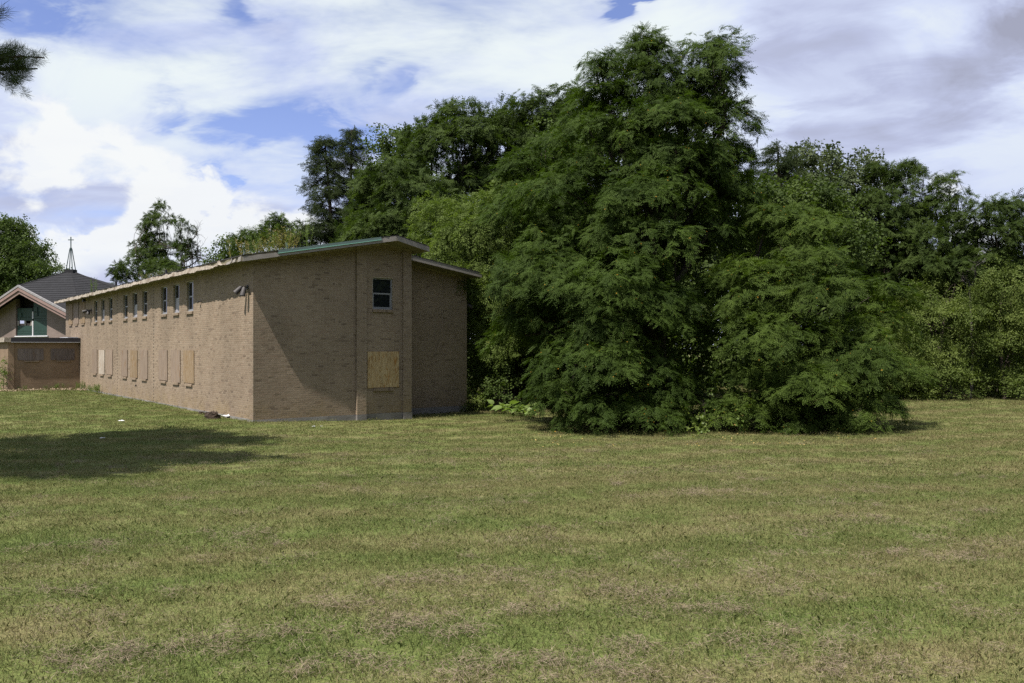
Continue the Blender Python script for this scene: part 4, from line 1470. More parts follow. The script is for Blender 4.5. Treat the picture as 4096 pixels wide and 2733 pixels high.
def tree(name, label, base, lobes, kd, dens=1.0, per=20, rad=0.6, scale=1.0, trunk_r=0.2, group=None, seed=0, cat='tree',
         droop=0.30, updir=0.75, fill=0.12, lo=-0.55, bark='bark', extra=None, limbs=True, crown='crown', nj=None):
    rng = np.random.default_rng(seed)
    bx, by = base
    bz = float(ground_z(bx, by)) - 0.05
    root = empty(name, (bx, by, bz), label, cat, group)
    b0 = np.array([bx, by, bz])
    zmax = max(c[2] + r[2] for c, r in lobes)
    ctop = max(lobes, key=lambda q: q[0][2])[0]
    m = MB()
    tp = np.array([bx * .35 + ctop[0] * .65, by * .35 + ctop[1] * .65, bz + (zmax - bz) * 0.82])
    trunk = limb(m, b0, tp, trunk_r, trunk_r * 0.22, rng, 0.025, 8, sides=9)
    if limbs:
        for c, r in lobes:
            k = np.clip((c[2] - bz) / (zmax - bz) * 0.62, 0.08, 0.8)
            i = k * 8; j = int(i)
            a = trunk[j] + (trunk[min(j + 1, 8)] - trunk[j]) * (i - j)
            rr = trunk_r * (0.5 - 0.35 * k)
            pts = limb(m, a, c, rr, rr * 0.35, rng, 0.08, 5)
            for q in range(5):
                d = nrmz(rng.normal(0, 1, 3) + np.array([0, 0, .35]))
                limb(m, pts[2 + q % 4], c + d * r * 0.8, rr * 0.30, 0.012, rng, 0.08, 4, sides=5)
    if extra: extra(m, rng)
    m.build('trunk', M[bark], root, smooth=True)
    P, N = crown_pads(rng, lobes, dens, lo)
    gz = ground_z(P[:, 0], P[:, 1]) + 0.12
    P[:, 2] = np.maximum(P[:, 2], gz + 0.15)
    far = kd not in ('locust', 'locust_b')
    pos, d, n = pad_leaves(rng, P, N, per, rad, flat=.8 if far else .4, droop=droop, updir=updir * (.7 if far else 1), nj=nj or (.55 if far else .25))
    if fill:                                                  # loose leaves inside the crown
        tot = int(len(pos) * fill)
        li = rng.integers(0, len(lobes), tot)
        c = np.array([lobes[i][0] for i in li]); r = np.array([lobes[i][1] for i in li])
        dd = nr(rng.normal(0, 1, (tot, 3))) * (rng.uniform(0, .8, (tot, 1)) ** .5)
        pos = np.concatenate([pos, c + dd * r]); d = np.concatenate([d, nr(rng.normal(0, 1, (tot, 3)) + [0, 0, -.2])]); n = np.concatenate([n, nr(rng.normal(0, .6, (tot, 3)) + [0, 0, 1])])
    ok = pos[:, 2] > ground_z(pos[:, 0], pos[:, 1]) + 0.06
    pos, d, n = pos[ok], d[ok], n[ok]
    g, nv = KIND[kd]
    scatter(crown, pos, frames_to_euler(d, n), scale * rng.uniform(.8, 1.2, len(pos)), nv, g, root, seed)
    return root


# ================================================================ trees (pixel boxes of the photograph give places and sizes)
def gxy(px, Y):
    return ((px - CX) / FPX * Y, Y)


# --- the big locust in front and the lower one at its right
A_L = [lobe(2415, 270, 40, 55, 27.5), lobe(2430, 400, 90, 80, 27.5), lobe(2580, 190, 38, 50, 27.5), lobe(2620, 300, 75, 75, 27.5), lobe(2640, 420, 100, 70, 27.3), lobe(2770, 400, 80, 80, 28), lobe(2860, 215, 60, 55, 27.5), lobe(2870, 330, 80, 90, 27.5), lobe(2890, 490, 70, 110, 27.5), lobe(2920, 640, 55, 70, 27.4),
       lobe(2450, 560, 170, 140, 27), lobe(2700, 580, 190, 190, 26.6), lobe(2890, 780, 90, 140, 27),
       lobe(2310, 790, 210, 190, 26.8), lobe(2600, 880, 270, 230, 26), lobe(2790, 960, 100, 150, 27.3),
       lobe(2240, 1060, 190, 160, 26.5), lobe(2200, 1190, 130, 90, 26.4), lobe(2460, 1180, 290, 210, 25.4), lobe(2660, 1230, 130, 160, 26.3),
       lobe(2150, 1310, 120, 110, 26.3), lobe(2440, 1440, 280, 170, 25), lobe(2300, 1600, 170, 105, 24.8), lobe(2480, 1640, 210, 85, 24.3), lobe(2670, 1580, 130, 110, 25.2)]
trim = lambda ls, q=.30: [(c, np.maximum(r - q * np.array([1, 1, .75]), .38)) for c, r in ls]      # leaf pads reach past their lobe
tree('locust_tree', 'tall dark locust tree in front, its drooping branches sweeping the lawn', gxy(2640, 27.2), trim(A_L, .20), 'locust', dens=.60, per=64, rad=.86, trunk_r=.30, seed=1, updir=.60, fill=.12, droop=.42)
B_L = [lobe(3090, 900, 150, 110, 26.5), lobe(3260, 930, 150, 120, 26.5), lobe(3050, 1130, 180, 150, 25.2), lobe(3300, 1120, 200, 170, 25.5), lobe(3470, 1230, 130, 150, 26),
       lobe(3130, 1330, 230, 160, 24.6), lobe(3400, 1390, 210, 150, 24.8), lobe(3540, 1500, 130, 110, 25.2), lobe(3000, 1500, 150, 130, 24.8), lobe(3230, 1540, 210, 120, 24.3),
       lobe(3420, 1600, 140, 80, 24.8), lobe(2940, 1650, 120, 70, 24.4), lobe(3120, 1650, 170, 75, 24.2), lobe(3290, 1650, 130, 70, 24.5)]
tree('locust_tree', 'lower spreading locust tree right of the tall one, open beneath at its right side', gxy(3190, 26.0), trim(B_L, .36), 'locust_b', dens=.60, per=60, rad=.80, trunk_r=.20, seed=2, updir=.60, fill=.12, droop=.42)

# --- woods behind the building and the big locust
tree('locust_tree', 'medium locust tree between the pale tree and the tall front locust', gxy(2290, 31), [lobe(2150, 720, 120, 100, 31), lobe(2240, 640, 110, 90, 31), lobe(2120, 850, 110, 100, 31), lobe(2230, 900, 150, 150, 30.5), lobe(2170, 1010, 110, 110, 30)],
     'locust', dens=.8, per=36, rad=.72, scale=1.1, trunk_r=.2, seed=3, group='woodland trees')
tree('pale_tree', 'pale yellow-green leafy tree right behind the building wing', gxy(1960, 34), [lobe(1830, 890, 110, 90, 35), lobe(1960, 960, 170, 120, 34), lobe(2070, 830, 100, 90, 34.5), lobe(1840, 1060, 150, 120, 34.5), lobe(2010, 1140, 170, 140, 33.5), lobe(1975, 1300, 100, 150, 33.5), lobe(1935, 1460, 60, 80, 33), lobe(2100, 1300, 120, 150, 33)],
     'ash', dens=1.0, per=34, rad=.62, scale=1.15, trunk_r=.18, seed=4, group='woodland trees', updir=.55)
tree('tall_locust', 'tall locust tree with feathery crown above the roof ridge', gxy(1860, 42), [lobe(1850, 480, 95, 65, 42), lobe(1735, 550, 70, 55, 42), lobe(1900, 590, 130, 110, 42), lobe(1790, 640, 150, 110, 41.5), lobe(1890, 780, 130, 130, 42)],
     'locust_far', dens=.55, per=34, rad=.85, scale=1.2, trunk_r=.28, seed=5, group='woodland trees', fill=.1)
tree('tall_locust', 'narrow tall locust tree behind, second from the roof ridge', gxy(2040, 44), [lobe(2010, 490, 60, 60, 44), lobe(2060, 470, 40, 45, 44), lobe(2030, 570, 110, 110, 44), lobe(2000, 740, 120, 120, 44)],
     'locust_far', dens=.55, per=34, rad=.85, scale=1.2, trunk_r=.24, seed=6, group='woodland trees', fill=.1)
tree('tall_locust', 'brownish tall locust tree behind, just left of the big locust top', gxy(2240, 43), [lobe(2150, 445, 45, 50, 43), lobe(2265, 425, 75, 60, 43), lobe(2180, 560, 120, 100, 43), lobe(2290, 540, 120, 110, 43), lobe(2210, 700, 140, 130, 43)],
     'locust_far', dens=.6, per=34, rad=.85, scale=1.2, trunk_r=.26, seed=7, group='woodland trees', fill=.1)
tree('rounded_tree', 'glossy broad-leaved tree peeking out between spruce and tall locust', gxy(1580, 50), [lobe(1560, 600, 60, 70, 50), lobe(1640, 580, 60, 60, 50), lobe(1590, 720, 90, 110, 50)],
     'broad', dens=.9, per=18, rad=.7, scale=1.5, trunk_r=.22, seed=8, group='woodland trees')
tree('locust_tree', 'bushy mid-green locust tree rising behind the roof ridge', gxy(1640, 40), [lobe(1580, 740, 120, 90, 40), lobe(1540, 860, 120, 100, 40), lobe(1680, 830, 150, 110, 39.5), lobe(1620, 960, 190, 110, 39.5), lobe(1500, 960, 110, 90, 40), lobe(1770, 960, 120, 130, 39)],
     'locust_far', dens=.8, per=32, rad=.78, scale=1.15, trunk_r=.2, seed=9, group='woodland trees')
tree('dense_tree', 'dark filler tree in the shade behind the big locust', gxy(2500, 38), [lobe(2450, 760, 330, 260, 38), lobe(2700, 950, 330, 330, 38), lobe(2350, 1150, 300, 300, 37), lobe(2800, 1300, 300, 250, 38)],
     'broad', dens=.7, per=17, rad=.9, scale=1.7, trunk_r=.3, seed=10, group='woodland trees')
tree('dense_tree', 'dark tree standing in the shade right behind the building wing', gxy(2080, 41), [lobe(2000, 1050, 200, 200, 41), lobe(2120, 1300, 220, 250, 40), lobe(1950, 1380, 150, 200, 40)],
     'broad', dens=.7, per=17, rad=.9, scale=1.7, trunk_r=.25, seed=12, group='woodland trees')

def woodland():
    rng = np.random.default_rng(77)
    lobes = []
    for i in range(120):
        px = rng.uniform(1900, 4300); Y = rng.uniform(47, 66)
        hi = np.interp(px, [1900, 2100, 2500, 3000, 3300, 3600, 4300], [900, 760, 760, 860, 960, 1080, 1120])
        py = rng.uniform(hi, 1600)
        lobes.append(lobe(px, py, rng.uniform(90, 150), rng.uniform(80, 120), Y))
    for i in range(26):
        px = 1950 + i * 68
        lobes.append(lobe(px, rng.uniform(1440, 1500), 110, 110, rng.uniform(43.5, 46)))
    P, N = crown_pads(rng, lobes, .22)
    P[:, 2] = np.maximum(P[:, 2], .2)
    pos, d, n = pad_leaves(rng, P, N, 12, 1.0, updir=.5)
    pos[:, 2] = np.maximum(pos[:, 2], .1)
    g, nv = KIND['broad']
    o = scatter('woodland', pos, frames_to_euler(d, n), rng.uniform(2.2, 3.2, len(pos)), nv, g, None, 3)
    tag(o, 'dark mass of woodland foliage far behind the front trees', 'woodland')


woodland()


def far_woodland():
    """the wood goes on round the right side and behind the viewer (it shows in the window glass)"""
    rng = np.random.default_rng(78)
    lobes = []
    for i in range(70):
        k = i / 69
        if k < .55:
            x, y = 33 + rng.uniform(-2, 6), 34 - 70 * k / .55
        else:
            x, y = 33 - 75 * (k - .55) / .45, -36 + rng.uniform(-6, 2)
        for z, r in ((3.0, 3.6), (7.5, 3.6), (11.5, 3.0)):
            lobes.append((np.array([x + rng.normal(0, 1), y + rng.normal(0, 1), z + rng.normal(0, .8)]), np.array([r, r, r * .9]) * rng.uniform(.8, 1.2)))
    P, N = crown_pads(rng, lobes, .11)
    pos, d, n = pad_leaves(rng, P, N, 8, 1.4, updir=.4, nj=.6)
    pos[:, 2] = np.maximum(pos[:, 2], .2)
    g, nv = KIND['broad']
    o = scatter('woodland', pos, frames_to_euler(d, n), rng.uniform(5.0, 7.0, len(pos)), nv, g, None, 3)
    tag(o, 'woodland that continues beyond the right edge of the view', 'woodland')


far_woodland()

# --- right-hand wood edge
tree('bright_tree', 'fresh green leafy tree just right of the tall front locust', gxy(3120, 31), [lobe(3060, 830, 140, 100, 31), lobe(3180, 800, 120, 70, 31), lobe(3250, 900, 150, 110, 31), lobe(3080, 960, 160, 130, 30.5), lobe(3330, 1010, 110, 120, 31)],
     'broad', dens=.95, per=20, rad=.65, scale=1.2, trunk_r=.18, seed=13, group='trees along the right wood edge')
tree('grey_green_tree', 'round grey-green tree behind, right of the small spruce top', gxy(3330, 46), [lobe(3250, 690, 90, 80, 46), lobe(3350, 680, 120, 70, 46), lobe(3420, 760, 80, 90, 46), lobe(3300, 800, 160, 110, 45.5), lobe(3440, 900, 110, 110, 45), lobe(3350, 950, 150, 130, 46)],
     'oak', dens=.75, per=20, rad=.75, scale=1.35, trunk_r=.25, seed=14, group='trees along the right wood edge', updir=.55)
tree('open_tree', 'open-crowned tree with sky gaps, first right of the grey-green tree', gxy(3590, 44), [lobe(3530, 700, 60, 42, 44), lobe(3650, 700, 65, 48, 44), lobe(3570, 790, 90, 50, 44), lobe(3500, 850, 110, 70, 44), lobe(3620, 880, 100, 60, 44), lobe(3540, 990, 140, 90, 43.5), lobe(3640, 1080, 130, 90, 43)],
     'locust_far', dens=.85, per=28, rad=.55, scale=1.0, trunk_r=.22, seed=15, group='trees along the right wood edge', fill=.04)
tree('open_tree', 'open-crowned tree with sky gaps, tallest near the right edge', gxy(3790, 43), [lobe(3800, 750, 50, 40, 43), lobe(3830, 800, 70, 42, 43), lobe(3740, 830, 60, 35, 43), lobe(3790, 890, 100, 50, 43), lobe(3710, 960, 90, 50, 43), lobe(3840, 990, 80, 50, 43), lobe(3760, 1070, 120, 70, 42.5)],
     'locust_far', dens=.8, per=28, rad=.55, scale=1.0, trunk_r=.22, seed=16, group='trees along the right wood edge', fill=.03)
tree('open_tree', 'open-crowned tree cut by the right edge of the view', gxy(4040, 42), [lobe(3950, 850, 75, 45, 42), lobe(4060, 850, 90, 50, 42), lobe(4000, 930, 110, 50, 42), lobe(4100, 970, 110, 70, 42), lobe(3940, 1050, 110, 60, 42), lobe(4080, 1090, 120, 70, 42)],
     'locust_far', dens=.85, per=28, rad=.55, scale=1.0, trunk_r=.22, seed=17, group='trees along the right wood edge', fill=.04)
tree('dense_tree', 'dark tree low behind the right-hand shrubs', gxy(3720, 50), [lobe(3500, 1180, 230, 200, 50), lobe(3750, 1200, 230, 160, 50), lobe(4000, 1220, 220, 160, 50), lobe(3300, 1150, 250, 250, 48)],
     'broad', dens=.55, per=16, rad=.9, scale=1.9, trunk_r=.25, seed=18, group='trees along the right wood edge')
tree('wood_edge_shrub', 'rounded pale green shrub at the wood edge, left of the dark gap', gxy(3760, 40), [lobe(3700, 1230, 90, 70, 41), lobe(3800, 1190, 100, 70, 41), lobe(3770, 1310, 150, 100, 40.5), lobe(3700, 1420, 110, 110, 40.5), lobe(3860, 1400, 90, 90, 40.5), lobe(3740, 1520, 130, 60, 40.2), lobe(3640, 1560, 90, 40, 40)],
     'shrub', dens=.55, per=70, rad=.72, scale=1.0, trunk_r=.10, seed=19, cat='shrub', group='shrubs at the right wood edge', updir=.5)
tree('wood_edge_shrub', 'tall yellow-green shrub at the right edge of the view', gxy(4020, 40), [lobe(4000, 1150, 100, 70, 41), lobe(4080, 1230, 100, 120, 40.5), lobe(3960, 1270, 70, 70, 41), lobe(4040, 1400, 100, 110, 40.5), lobe(3990, 1530, 80, 50, 40.2), lobe(4090, 1540, 90, 45, 40)],
     'shrub', dens=.55, per=70, rad=.72, scale=1.0, trunk_r=.10, seed=20, cat='shrub', group='shrubs at the right wood edge', updir=.5)
tree('wood_edge_shrub', 'low shrub partly hidden behind the spreading locust at right', gxy(3560, 39), [lobe(3560, 1400, 110, 120, 40), lobe(3580, 1520, 110, 70, 39.5)],
     'shrub', dens=.55, per=64, rad=.72, scale=1.0, trunk_r=.08, seed=21, cat='shrub', group='shrubs at the right wood edge', updir=.5)

# --- trees at the left, beyond the buildings
tree('broad_tree', 'broad leafy tree behind the chapel at the left edge', gxy(60, 78), [lobe(-40, 1000, 130, 90, 78), lobe(60, 1010, 110, 70, 78), lobe(20, 930, 90, 50, 78), lobe(130, 1090, 90, 55, 77), lobe(30, 1120, 130, 80, 77), lobe(-60, 1150, 130, 90, 77)],
     'broad', dens=.7, per=20, rad=.75, scale=1.7, trunk_r=.35, seed=22)
tree('tufted_tree', 'tall tufted tree with narrow top above the far roof', gxy(640, 66), [lobe(635, 830, 26, 22, 66), lobe(650, 880, 45, 34, 66), lobe(590, 905, 32, 22, 66), lobe(630, 950, 45, 30, 66), lobe(580, 975, 35, 18, 66), lobe(680, 990, 55, 22, 66), lobe(600, 1030, 75, 40, 66), lobe(540, 1080, 70, 40, 65), lobe(640, 1090, 100, 50, 65), lobe(500, 1120, 45, 25, 65)],
     'locust_far', dens=1.5, per=13, rad=.38, scale=1.0, trunk_r=.18, seed=23, fill=.06)


def dead_branches(start, dirs, rng, m, r=0.05, depth=3, L=1.6):
    def rec(p, d, r, L, k):
        pts = [p]
        for i in range(4):
            d = nrmz(d + rng.normal(0, .22, 3) + np.array([0, 0, .05]))
            pts.append(pts[-1] + d * L / 4)
        m.tube(pts, list(np.linspace(r, r * .5, 5)), 5, cap=False)
        if k:
            for i in range(3):
                rec(pts[2 + i % 3], nrmz(d + rng.normal(0, .65, 3)), r * .5, L * rng.uniform(.5, .75), k - 1)
    for d in dirs:
        rec(np.asarray(start, float), nrmz(d), r, L, depth)


def half_dead(m, rng):
    for px, py, d in ((735, 1050, (1, .1, .55)), (745, 990, (.8, -.1, .9)), (720, 1000, (-1, .1, .5)), (740, 1070, (1.2, .1, .15)), (740, 1020, (1, .2, .35))):
        dead_branches(at(px, py, 63), [d], rng, m, .055, 3, 1.25)


tree('half_dead_tree', 'half-dead tree with bare twigs beside the tufted tree', gxy(735, 63), [lobe(722, 890, 20, 22, 63), lobe(750, 920, 16, 22, 63), lobe(730, 960, 28, 26, 63), lobe(760, 985, 20, 16, 63), lobe(745, 1030, 40, 24, 63), lobe(700, 1090, 55, 30, 63), lobe(770, 1110, 40, 22, 63)],
     'locust_far', dens=1.6, per=9, rad=.28, scale=.95, trunk_r=.13, seed=24, fill=.03, extra=half_dead)
tree('silver_shrub', 'small silvery shrub showing above the far roof edge', gxy(650, 58), [lobe(650, 1115, 40, 30, 58), lobe(625, 1135, 25, 18, 58)], 'silver', dens=1.6, per=16, rad=.4, scale=1.2, trunk_r=.05, seed=25, cat='shrub')
tree('small_tree', 'small leafy tree behind the roof, left of the roof weeds', gxy(900, 52), [lobe(905, 985, 34, 30, 52), lobe(950, 975, 30, 26, 52), lobe(900, 1040, 60, 30, 52)], 'broad', dens=1.1, per=18, rad=.5, scale=1.4, trunk_r=.12, seed=26)
tree('small_tree', 'green bushy tree behind the roof, right next to the spruce', gxy(1120, 50), [lobe(1090, 930, 60, 40, 50), lobe(1120, 905, 20, 30, 50), lobe(1020, 970, 70, 35, 50), lobe(1150, 970, 90, 40, 50), lobe(1200, 950, 45, 40, 50)], 'locust_far', dens=.9, per=18, rad=.6, scale=1.2, trunk_r=.14, seed=27)


# --- spruces
def spruce(name, label, px, Y, top_py, half_px, bot_py, seed, tops=((0, 0),), gaps=0.25, group=None, lean=0.0):
    rng = np.random.default_rng(seed)
    bx, by = gxy(px, Y)
    bz = float(ground_z(bx, by)) - .05
    root = empty(name, (bx, by, bz), label, 'tree', group)
    m = MB()
    ztop = CAMZ + (HY - top_py) / FPX * Y
    zbot = CAMZ + (HY - bot_py) / FPX * Y
    half = half_px / FPX * Y
    pos, dd, nn = [], [], []
    for ti, (dx, dz) in enumerate(tops):
        zt = ztop - dz / FPX * Y
        tx = bx + dx / FPX * Y
        m.tube([(bx, by, bz), (bx + (tx - bx) * .5, by, bz + (zt - bz) * .45), (tx, by, zt - .3), (tx, by, zt)], [.24, .17, .04, .015], 8)
        nb = int((zt - zbot) * 20)
        for q in range(nb):
            z = zt - .05 - (zt - zbot) * rng.uniform(0, 1) ** 1.35
            k = (zt - z) / (zt - zbot)
            L = (half * (0.05 + 0.95 * k ** 0.85) + .12) * rng.choice([rng.uniform(.35, .7), rng.uniform(.7, 1.0), rng.uniform(.9, 1.12)])
            if rng.uniform() < gaps * k: continue
            w = rng.uniform(0, 2 * np.pi)
            h = np.array([math.cos(w), math.sin(w), 0])
            x0 = bx + (tx - bx) * np.clip((z - bz) / (zt - bz) * 1.3, 0, 1)
            a = np.array([x0, by, z])
            n = 7
            dr = rng.uniform(.05, .5)
            pts = [a + h * L * (i / n) + np.array([0, 0, -dr * L * (i / n) + (dr * .8 + .1) * L * (i / n) ** 3]) + rng.normal(0, .025, 3) for i in range(n + 1)]
            m.tube(pts, list(np.linspace(.04 * (.3 + k), .008, n + 1)), 5, cap=False)
            ns = max(3, int(L / .13))
            for i in range(ns):
                f = (i + rng.uniform(.3, 1)) / ns
                if f < .18: continue
                j = min(int(f * n), n - 1); p = pts[j] + (pts[j + 1] - pts[j]) * min(f * n - j, 1)
                for rep in range(2):
                    side = np.cross(h, (0, 0, 1.0)) * rng.normal(0, .8)
                    pos.append(p + rng.normal(0, .05, 3)); dd.append(nrmz(h * .9 + side + np.array([0, 0, rng.normal(-.25, .35)])))
                    nn.append(nrmz(np.array([0, 0, 1.0]) + rng.normal(0, .6, 3)))
    m.build('trunk', M['bark'], root)
    g, nv = KIND['spruce']
    scatter('crown', np.array(pos), frames_to_euler(np.array(dd), np.array(nn)), rng.uniform(.8, 1.25, len(pos)), nv, g, root, seed)
    return root


spruce('spruce_tree', 'twin-topped dark spruce standing against the sky behind the roof', 1385, 50, 515, 172, 1010, 31, tops=((22, 0), (-85, 40)), gaps=.30)
spruce('spruce_tree', 'small spruce top showing right of the tall front locust', 3112, 40, 575, 190, 900, 32, gaps=.05)


# --- overhanging pine at the left: trunk outside the view, one branch in it, its shadow on the lawn
def pine():
    rng = np.random.default_rng(41)
    bx, by = -14.2, 14.6
    bz = float(ground_z(bx, by)) - .05
    root = empty('pine_tree', (bx, by, bz), 'pine tree reaching in with one needled branch at the upper left', 'tree')
    m = MB()
    tr = [np.array([bx + .1 * math.sin(i), by + .08 * math.cos(i * 1.7), bz + i * 1.75]) for i in range(9)]
    m.tube(tr, list(np.linspace(.28, .05, 9)), 10)
    pos, dd, nn = [], [], []
    def branch(a, b, r=.07, tufts=30, spread=.45, t0=.35):
        pts = limb(m, a, b, r, .012, rng, .04, 7, sag=-.02)
        L = np.linalg.norm(np.asarray(b) - a)
        h = nrmz(np.asarray(b) - a)
        for i in range(tufts):
            f = t0 + (1 - t0) * rng.uniform(0, 1) ** .8
            j = min(int(f * 7), 6); p = pts[j] + (pts[j + 1] - pts[j]) * (f * 7 - j)
            off = rng.normal(0, 1, 3) * spread * np.array([1, 1, .45]) * (1.15 - .5 * f)
            q = p + off
            if rng.uniform() < .7: m.tube([p, p + off * .5 + (0, 0, .03), q], [.010, .007, .004], 4, cap=False)
            for rep in range(2 if r < .03 else 3):
                pos.append(q + rng.normal(0, .07, 3)); dd.append(nrmz(h * .8 + off * .8 + np.array([0, 0, .35]) + rng.normal(0, .3, 3))); nn.append(nrmz(rng.normal(0, 1, 3)))
    # the branch in view
    Yb = 14.0
    e = [at(178, 232, Yb), at(150, 275, Yb + .2), at(95, 225, Yb - .3), at(60, 205, Yb), at(40, 250, Yb + .3), at(20, 215, Yb), at(100, 272, Yb)]
    root_pt = at(-150, 300, Yb + .1)
    limb(m, tr[4], root_pt, .10, .05, rng, .03, 5)
    for q in e: branch(root_pt + rng.normal(0, .06, 3), q, .022, 7, .16, .55)
    branch(at(25, 262, Yb), at(72, 338, Yb), .010, 9, .045, .55)
    branch(root_pt, at(12, 298, Yb), .012, 7, .05, .7)
    n_view = len(pos)
    # the rest of the crown, outside the view
    for c, rr, n in (((-12.2, 15.3, 9.6), 1.9, 16), ((-10.6, 13.7, 7.3), 1.4, 12), ((-13.2, 12.3, 8.2), 1.7, 12), ((-14.0, 15.2, 13.0), 2.0, 16), ((-9.6, 11.3, 7.2), .9, 8), ((-8.6, 12.75, 9.3), .7, 6), ((-9.3, 12.9, 8.6), .8, 7), ((-10.2, 15.9, 10.2), .8, 6), ((-16, 15, 10.5), 2, 10), ((-12.8, 16.8, 11.5), 1.6, 10), ((-15, 12.5, 6.5), 1.8, 8)):
        c = np.array(c)
        a = tr[int(np.clip((c[2] - bz - .8) / 1.75, 1, 7))]
        for i in range(n):
            d = nrmz(rng.normal(0, 1, 3)) * np.array([1, 1, .55]) * rr
            branch(a + (c - a) * .45, c + d, .04, 42, .34, .35)
        limb(m, a, c, .09, .04, rng, .04, 5)
    m.build('trunk', M['bark'], root)
    g, nv = KIND['pine']
    sc = rng.uniform(.8, 1.15, len(pos)); sc[n_view:] *= 1.9
    scatter('crown', np.array(pos), frames_to_euler(np.array(dd), np.array(nn)), sc, nv, g, root, 5)


pine()

# ================================================================ undergrowth and small things
def snag():
    rng = np.random.default_rng(44)
    p = np.array([*gxy(3885, 40.8), float(ground_z(*gxy(3885, 40.8)))])
    root = empty('dead_snag', tuple(p), 'bare grey dead snag rising between the two right-hand shrubs', 'tree')
    m = MB()
    q = at(3880, 1190, 40.8)
    m.tube([p, (p + q) / 2 + (.1, 0, 0), q], [.07, .055, .045], 6)
    dead_branches(q, [(-.5, 0, 1), (.1, 0, 1), (.45, .1, 1), (-.1, .2, 1)], rng, m, .035, 3, 1.0)
    m.build('trunk', M['bark_grey'], root)


snag()


def big_leaf_mesh():
    """one broad wavy leaf, stalk included"""
    n, k = 7, 5
    v, f = [], []
    for i in range(n + 1):
        q = i / n
        w = math.sin(math.pi * min(q * 1.0 + .08, 1.0)) ** .7 * .5 * (1 - .25 * q)
        for j in range(k):
            a = (j / (k - 1) - .5) * 2
            v.append((.10 + q * 1.0, a * w, -.38 * q * q + .10 * q + .16 * abs(a) * w + .025 * math.sin(7 * q + 3 * a)))
    for i in range(n):
        for j in range(k - 1):
            f.append((i * k + j, i * k + j + 1, (i + 1) * k + j + 1, (i + 1) * k + j))
    b = len(v)
    v += [(-.55, -.012, -.45), (-.55, .012, -.45), (.2, .012, .02), (.2, -.012, .02)]
    f.append((b, b + 1, b + 2, b + 3))
    me = fast_mesh('leaf', np.array(v), np.array(f), M['burdock'])
    me.polygons.foreach_set('use_smooth', [True] * len(me.polygons))
    return me


LEAF = big_leaf_mesh()


def burdock(px, Y, seed, size, label, n=9):
    rng = np.random.default_rng(seed)
    x, y = gxy(px, Y)
    z = float(ground_z(x, y))
    root = empty('burdock_plant', (x, y, z), label, 'plant', 'broad-leaved plants at the shade edge')
    for i in range(n):
        o = bpy.data.objects.new('leaf', LEAF)
        COL.objects.link(o)
        o.parent = root
        w = 2 * math.pi * i / n + rng.uniform(-.3, .3)
        s = size * rng.uniform(.7, 1.15)
        tilt = rng.uniform(-.75, .15)
        o.rotation_euler = (rng.normal(0, .25), tilt, w)
        o.location = (math.cos(w) * s * .35, math.sin(w) * s * .35, s * rng.uniform(.40, .95))
        o.scale = (s, s, s)


for i, (px, Y, sz, lb) in enumerate(((1985, 31.0, .34, 'broad-leaved burdock plant nearest the building wing'), (2030, 30.6, .40, 'broad-leaved burdock plant second from the building wing'),
                                     (2068, 30.2, .36, 'broad-leaved burdock plant in the middle of the sunlit clump'), (2105, 29.8, .40, 'broad-leaved burdock plant next to the locust skirt'),
                                     (2060, 29.3, .28, 'small burdock plant at the front of the clump'), (2095, 28.9, .26, 'smallest burdock plant at the lawn edge'))):
    burdock(px, Y, 60 + i, sz, lb)

tree('understorey_shrub', 'sunlit understorey shrub in the dark gap beside the wing', gxy(1985, 32.5), [lobe(1950, 1530, 45, 60, 32.5), lobe(2000, 1510, 45, 60, 32.5), lobe(2010, 1570, 40, 40, 32)],
     'broad', dens=1.6, per=9, rad=.42, scale=1.0, trunk_r=.03, seed=51, cat='shrub', fill=.03)
tree('understorey_shrub', 'small low shrub tight against the wing corner', gxy(1895, 32.3), [lobe(1895, 1600, 24, 22, 32.3), lobe(1910, 1625, 22, 14, 32)],
     'shrub', dens=2.2, per=10, rad=.3, scale=.9, trunk_r=.02, seed=52, cat='shrub', fill=.03)
tree('understorey_shrub', 'leafy vine tangle under the gap between the two front locusts', gxy(2830, 24.2), [lobe(2800, 1640, 55, 70, 24.3), lobe(2870, 1680, 50, 40, 24.1), lobe(2740, 1700, 50, 25, 24)],
     'vine', dens=1.6, per=10, rad=.36, scale=.9, trunk_r=.02, seed=53, cat='shrub', fill=.03)
tree('climbing_vine', 'climbing vine on the annex corner', gxy(16, 44.2), [lobe(12, 1540, 20, 16, 44.0), lobe(17, 1505, 13, 28, 43.95), lobe(22, 1465, 8, 24, 43.9)],
     'vine', dens=4, per=8, rad=.16, scale=.65, trunk_r=.02, seed=54, cat='plant', fill=.05, limbs=False)


def weed_source(seed, mat, n=34, h=.55):
    rg = np.random.default_rng(seed)
    V_, F_ = [], []
    for s in range(9):
        b = np.array([rg.normal(0, .10), rg.normal(0, .10), 0])
        top = b + np.array([rg.normal(0, .12), rg.normal(0, .12), h * rg.uniform(.5, 1.1)])
        i = len(V_)
        sd = np.array([.006, 0, 0])
        V_ += [b - sd, b + sd, top + sd * .4, top - sd * .4]; F_.append((i, i + 1, i + 2, i + 3))
        for k in range(n // 3):
            f = rg.uniform(.2, 1)
            d = nrmz([rg.normal(), rg.normal(), rg.uniform(.1, 1.2)])
            leaf_quad(V_, F_, b + (top - b) * f, d, nrmz(np.cross(d, rg.normal(0, 1, 3))), rg.uniform(.05, .10), .018)
    return fast_mesh('weed', np.array(V_), np.array(F_), mat)


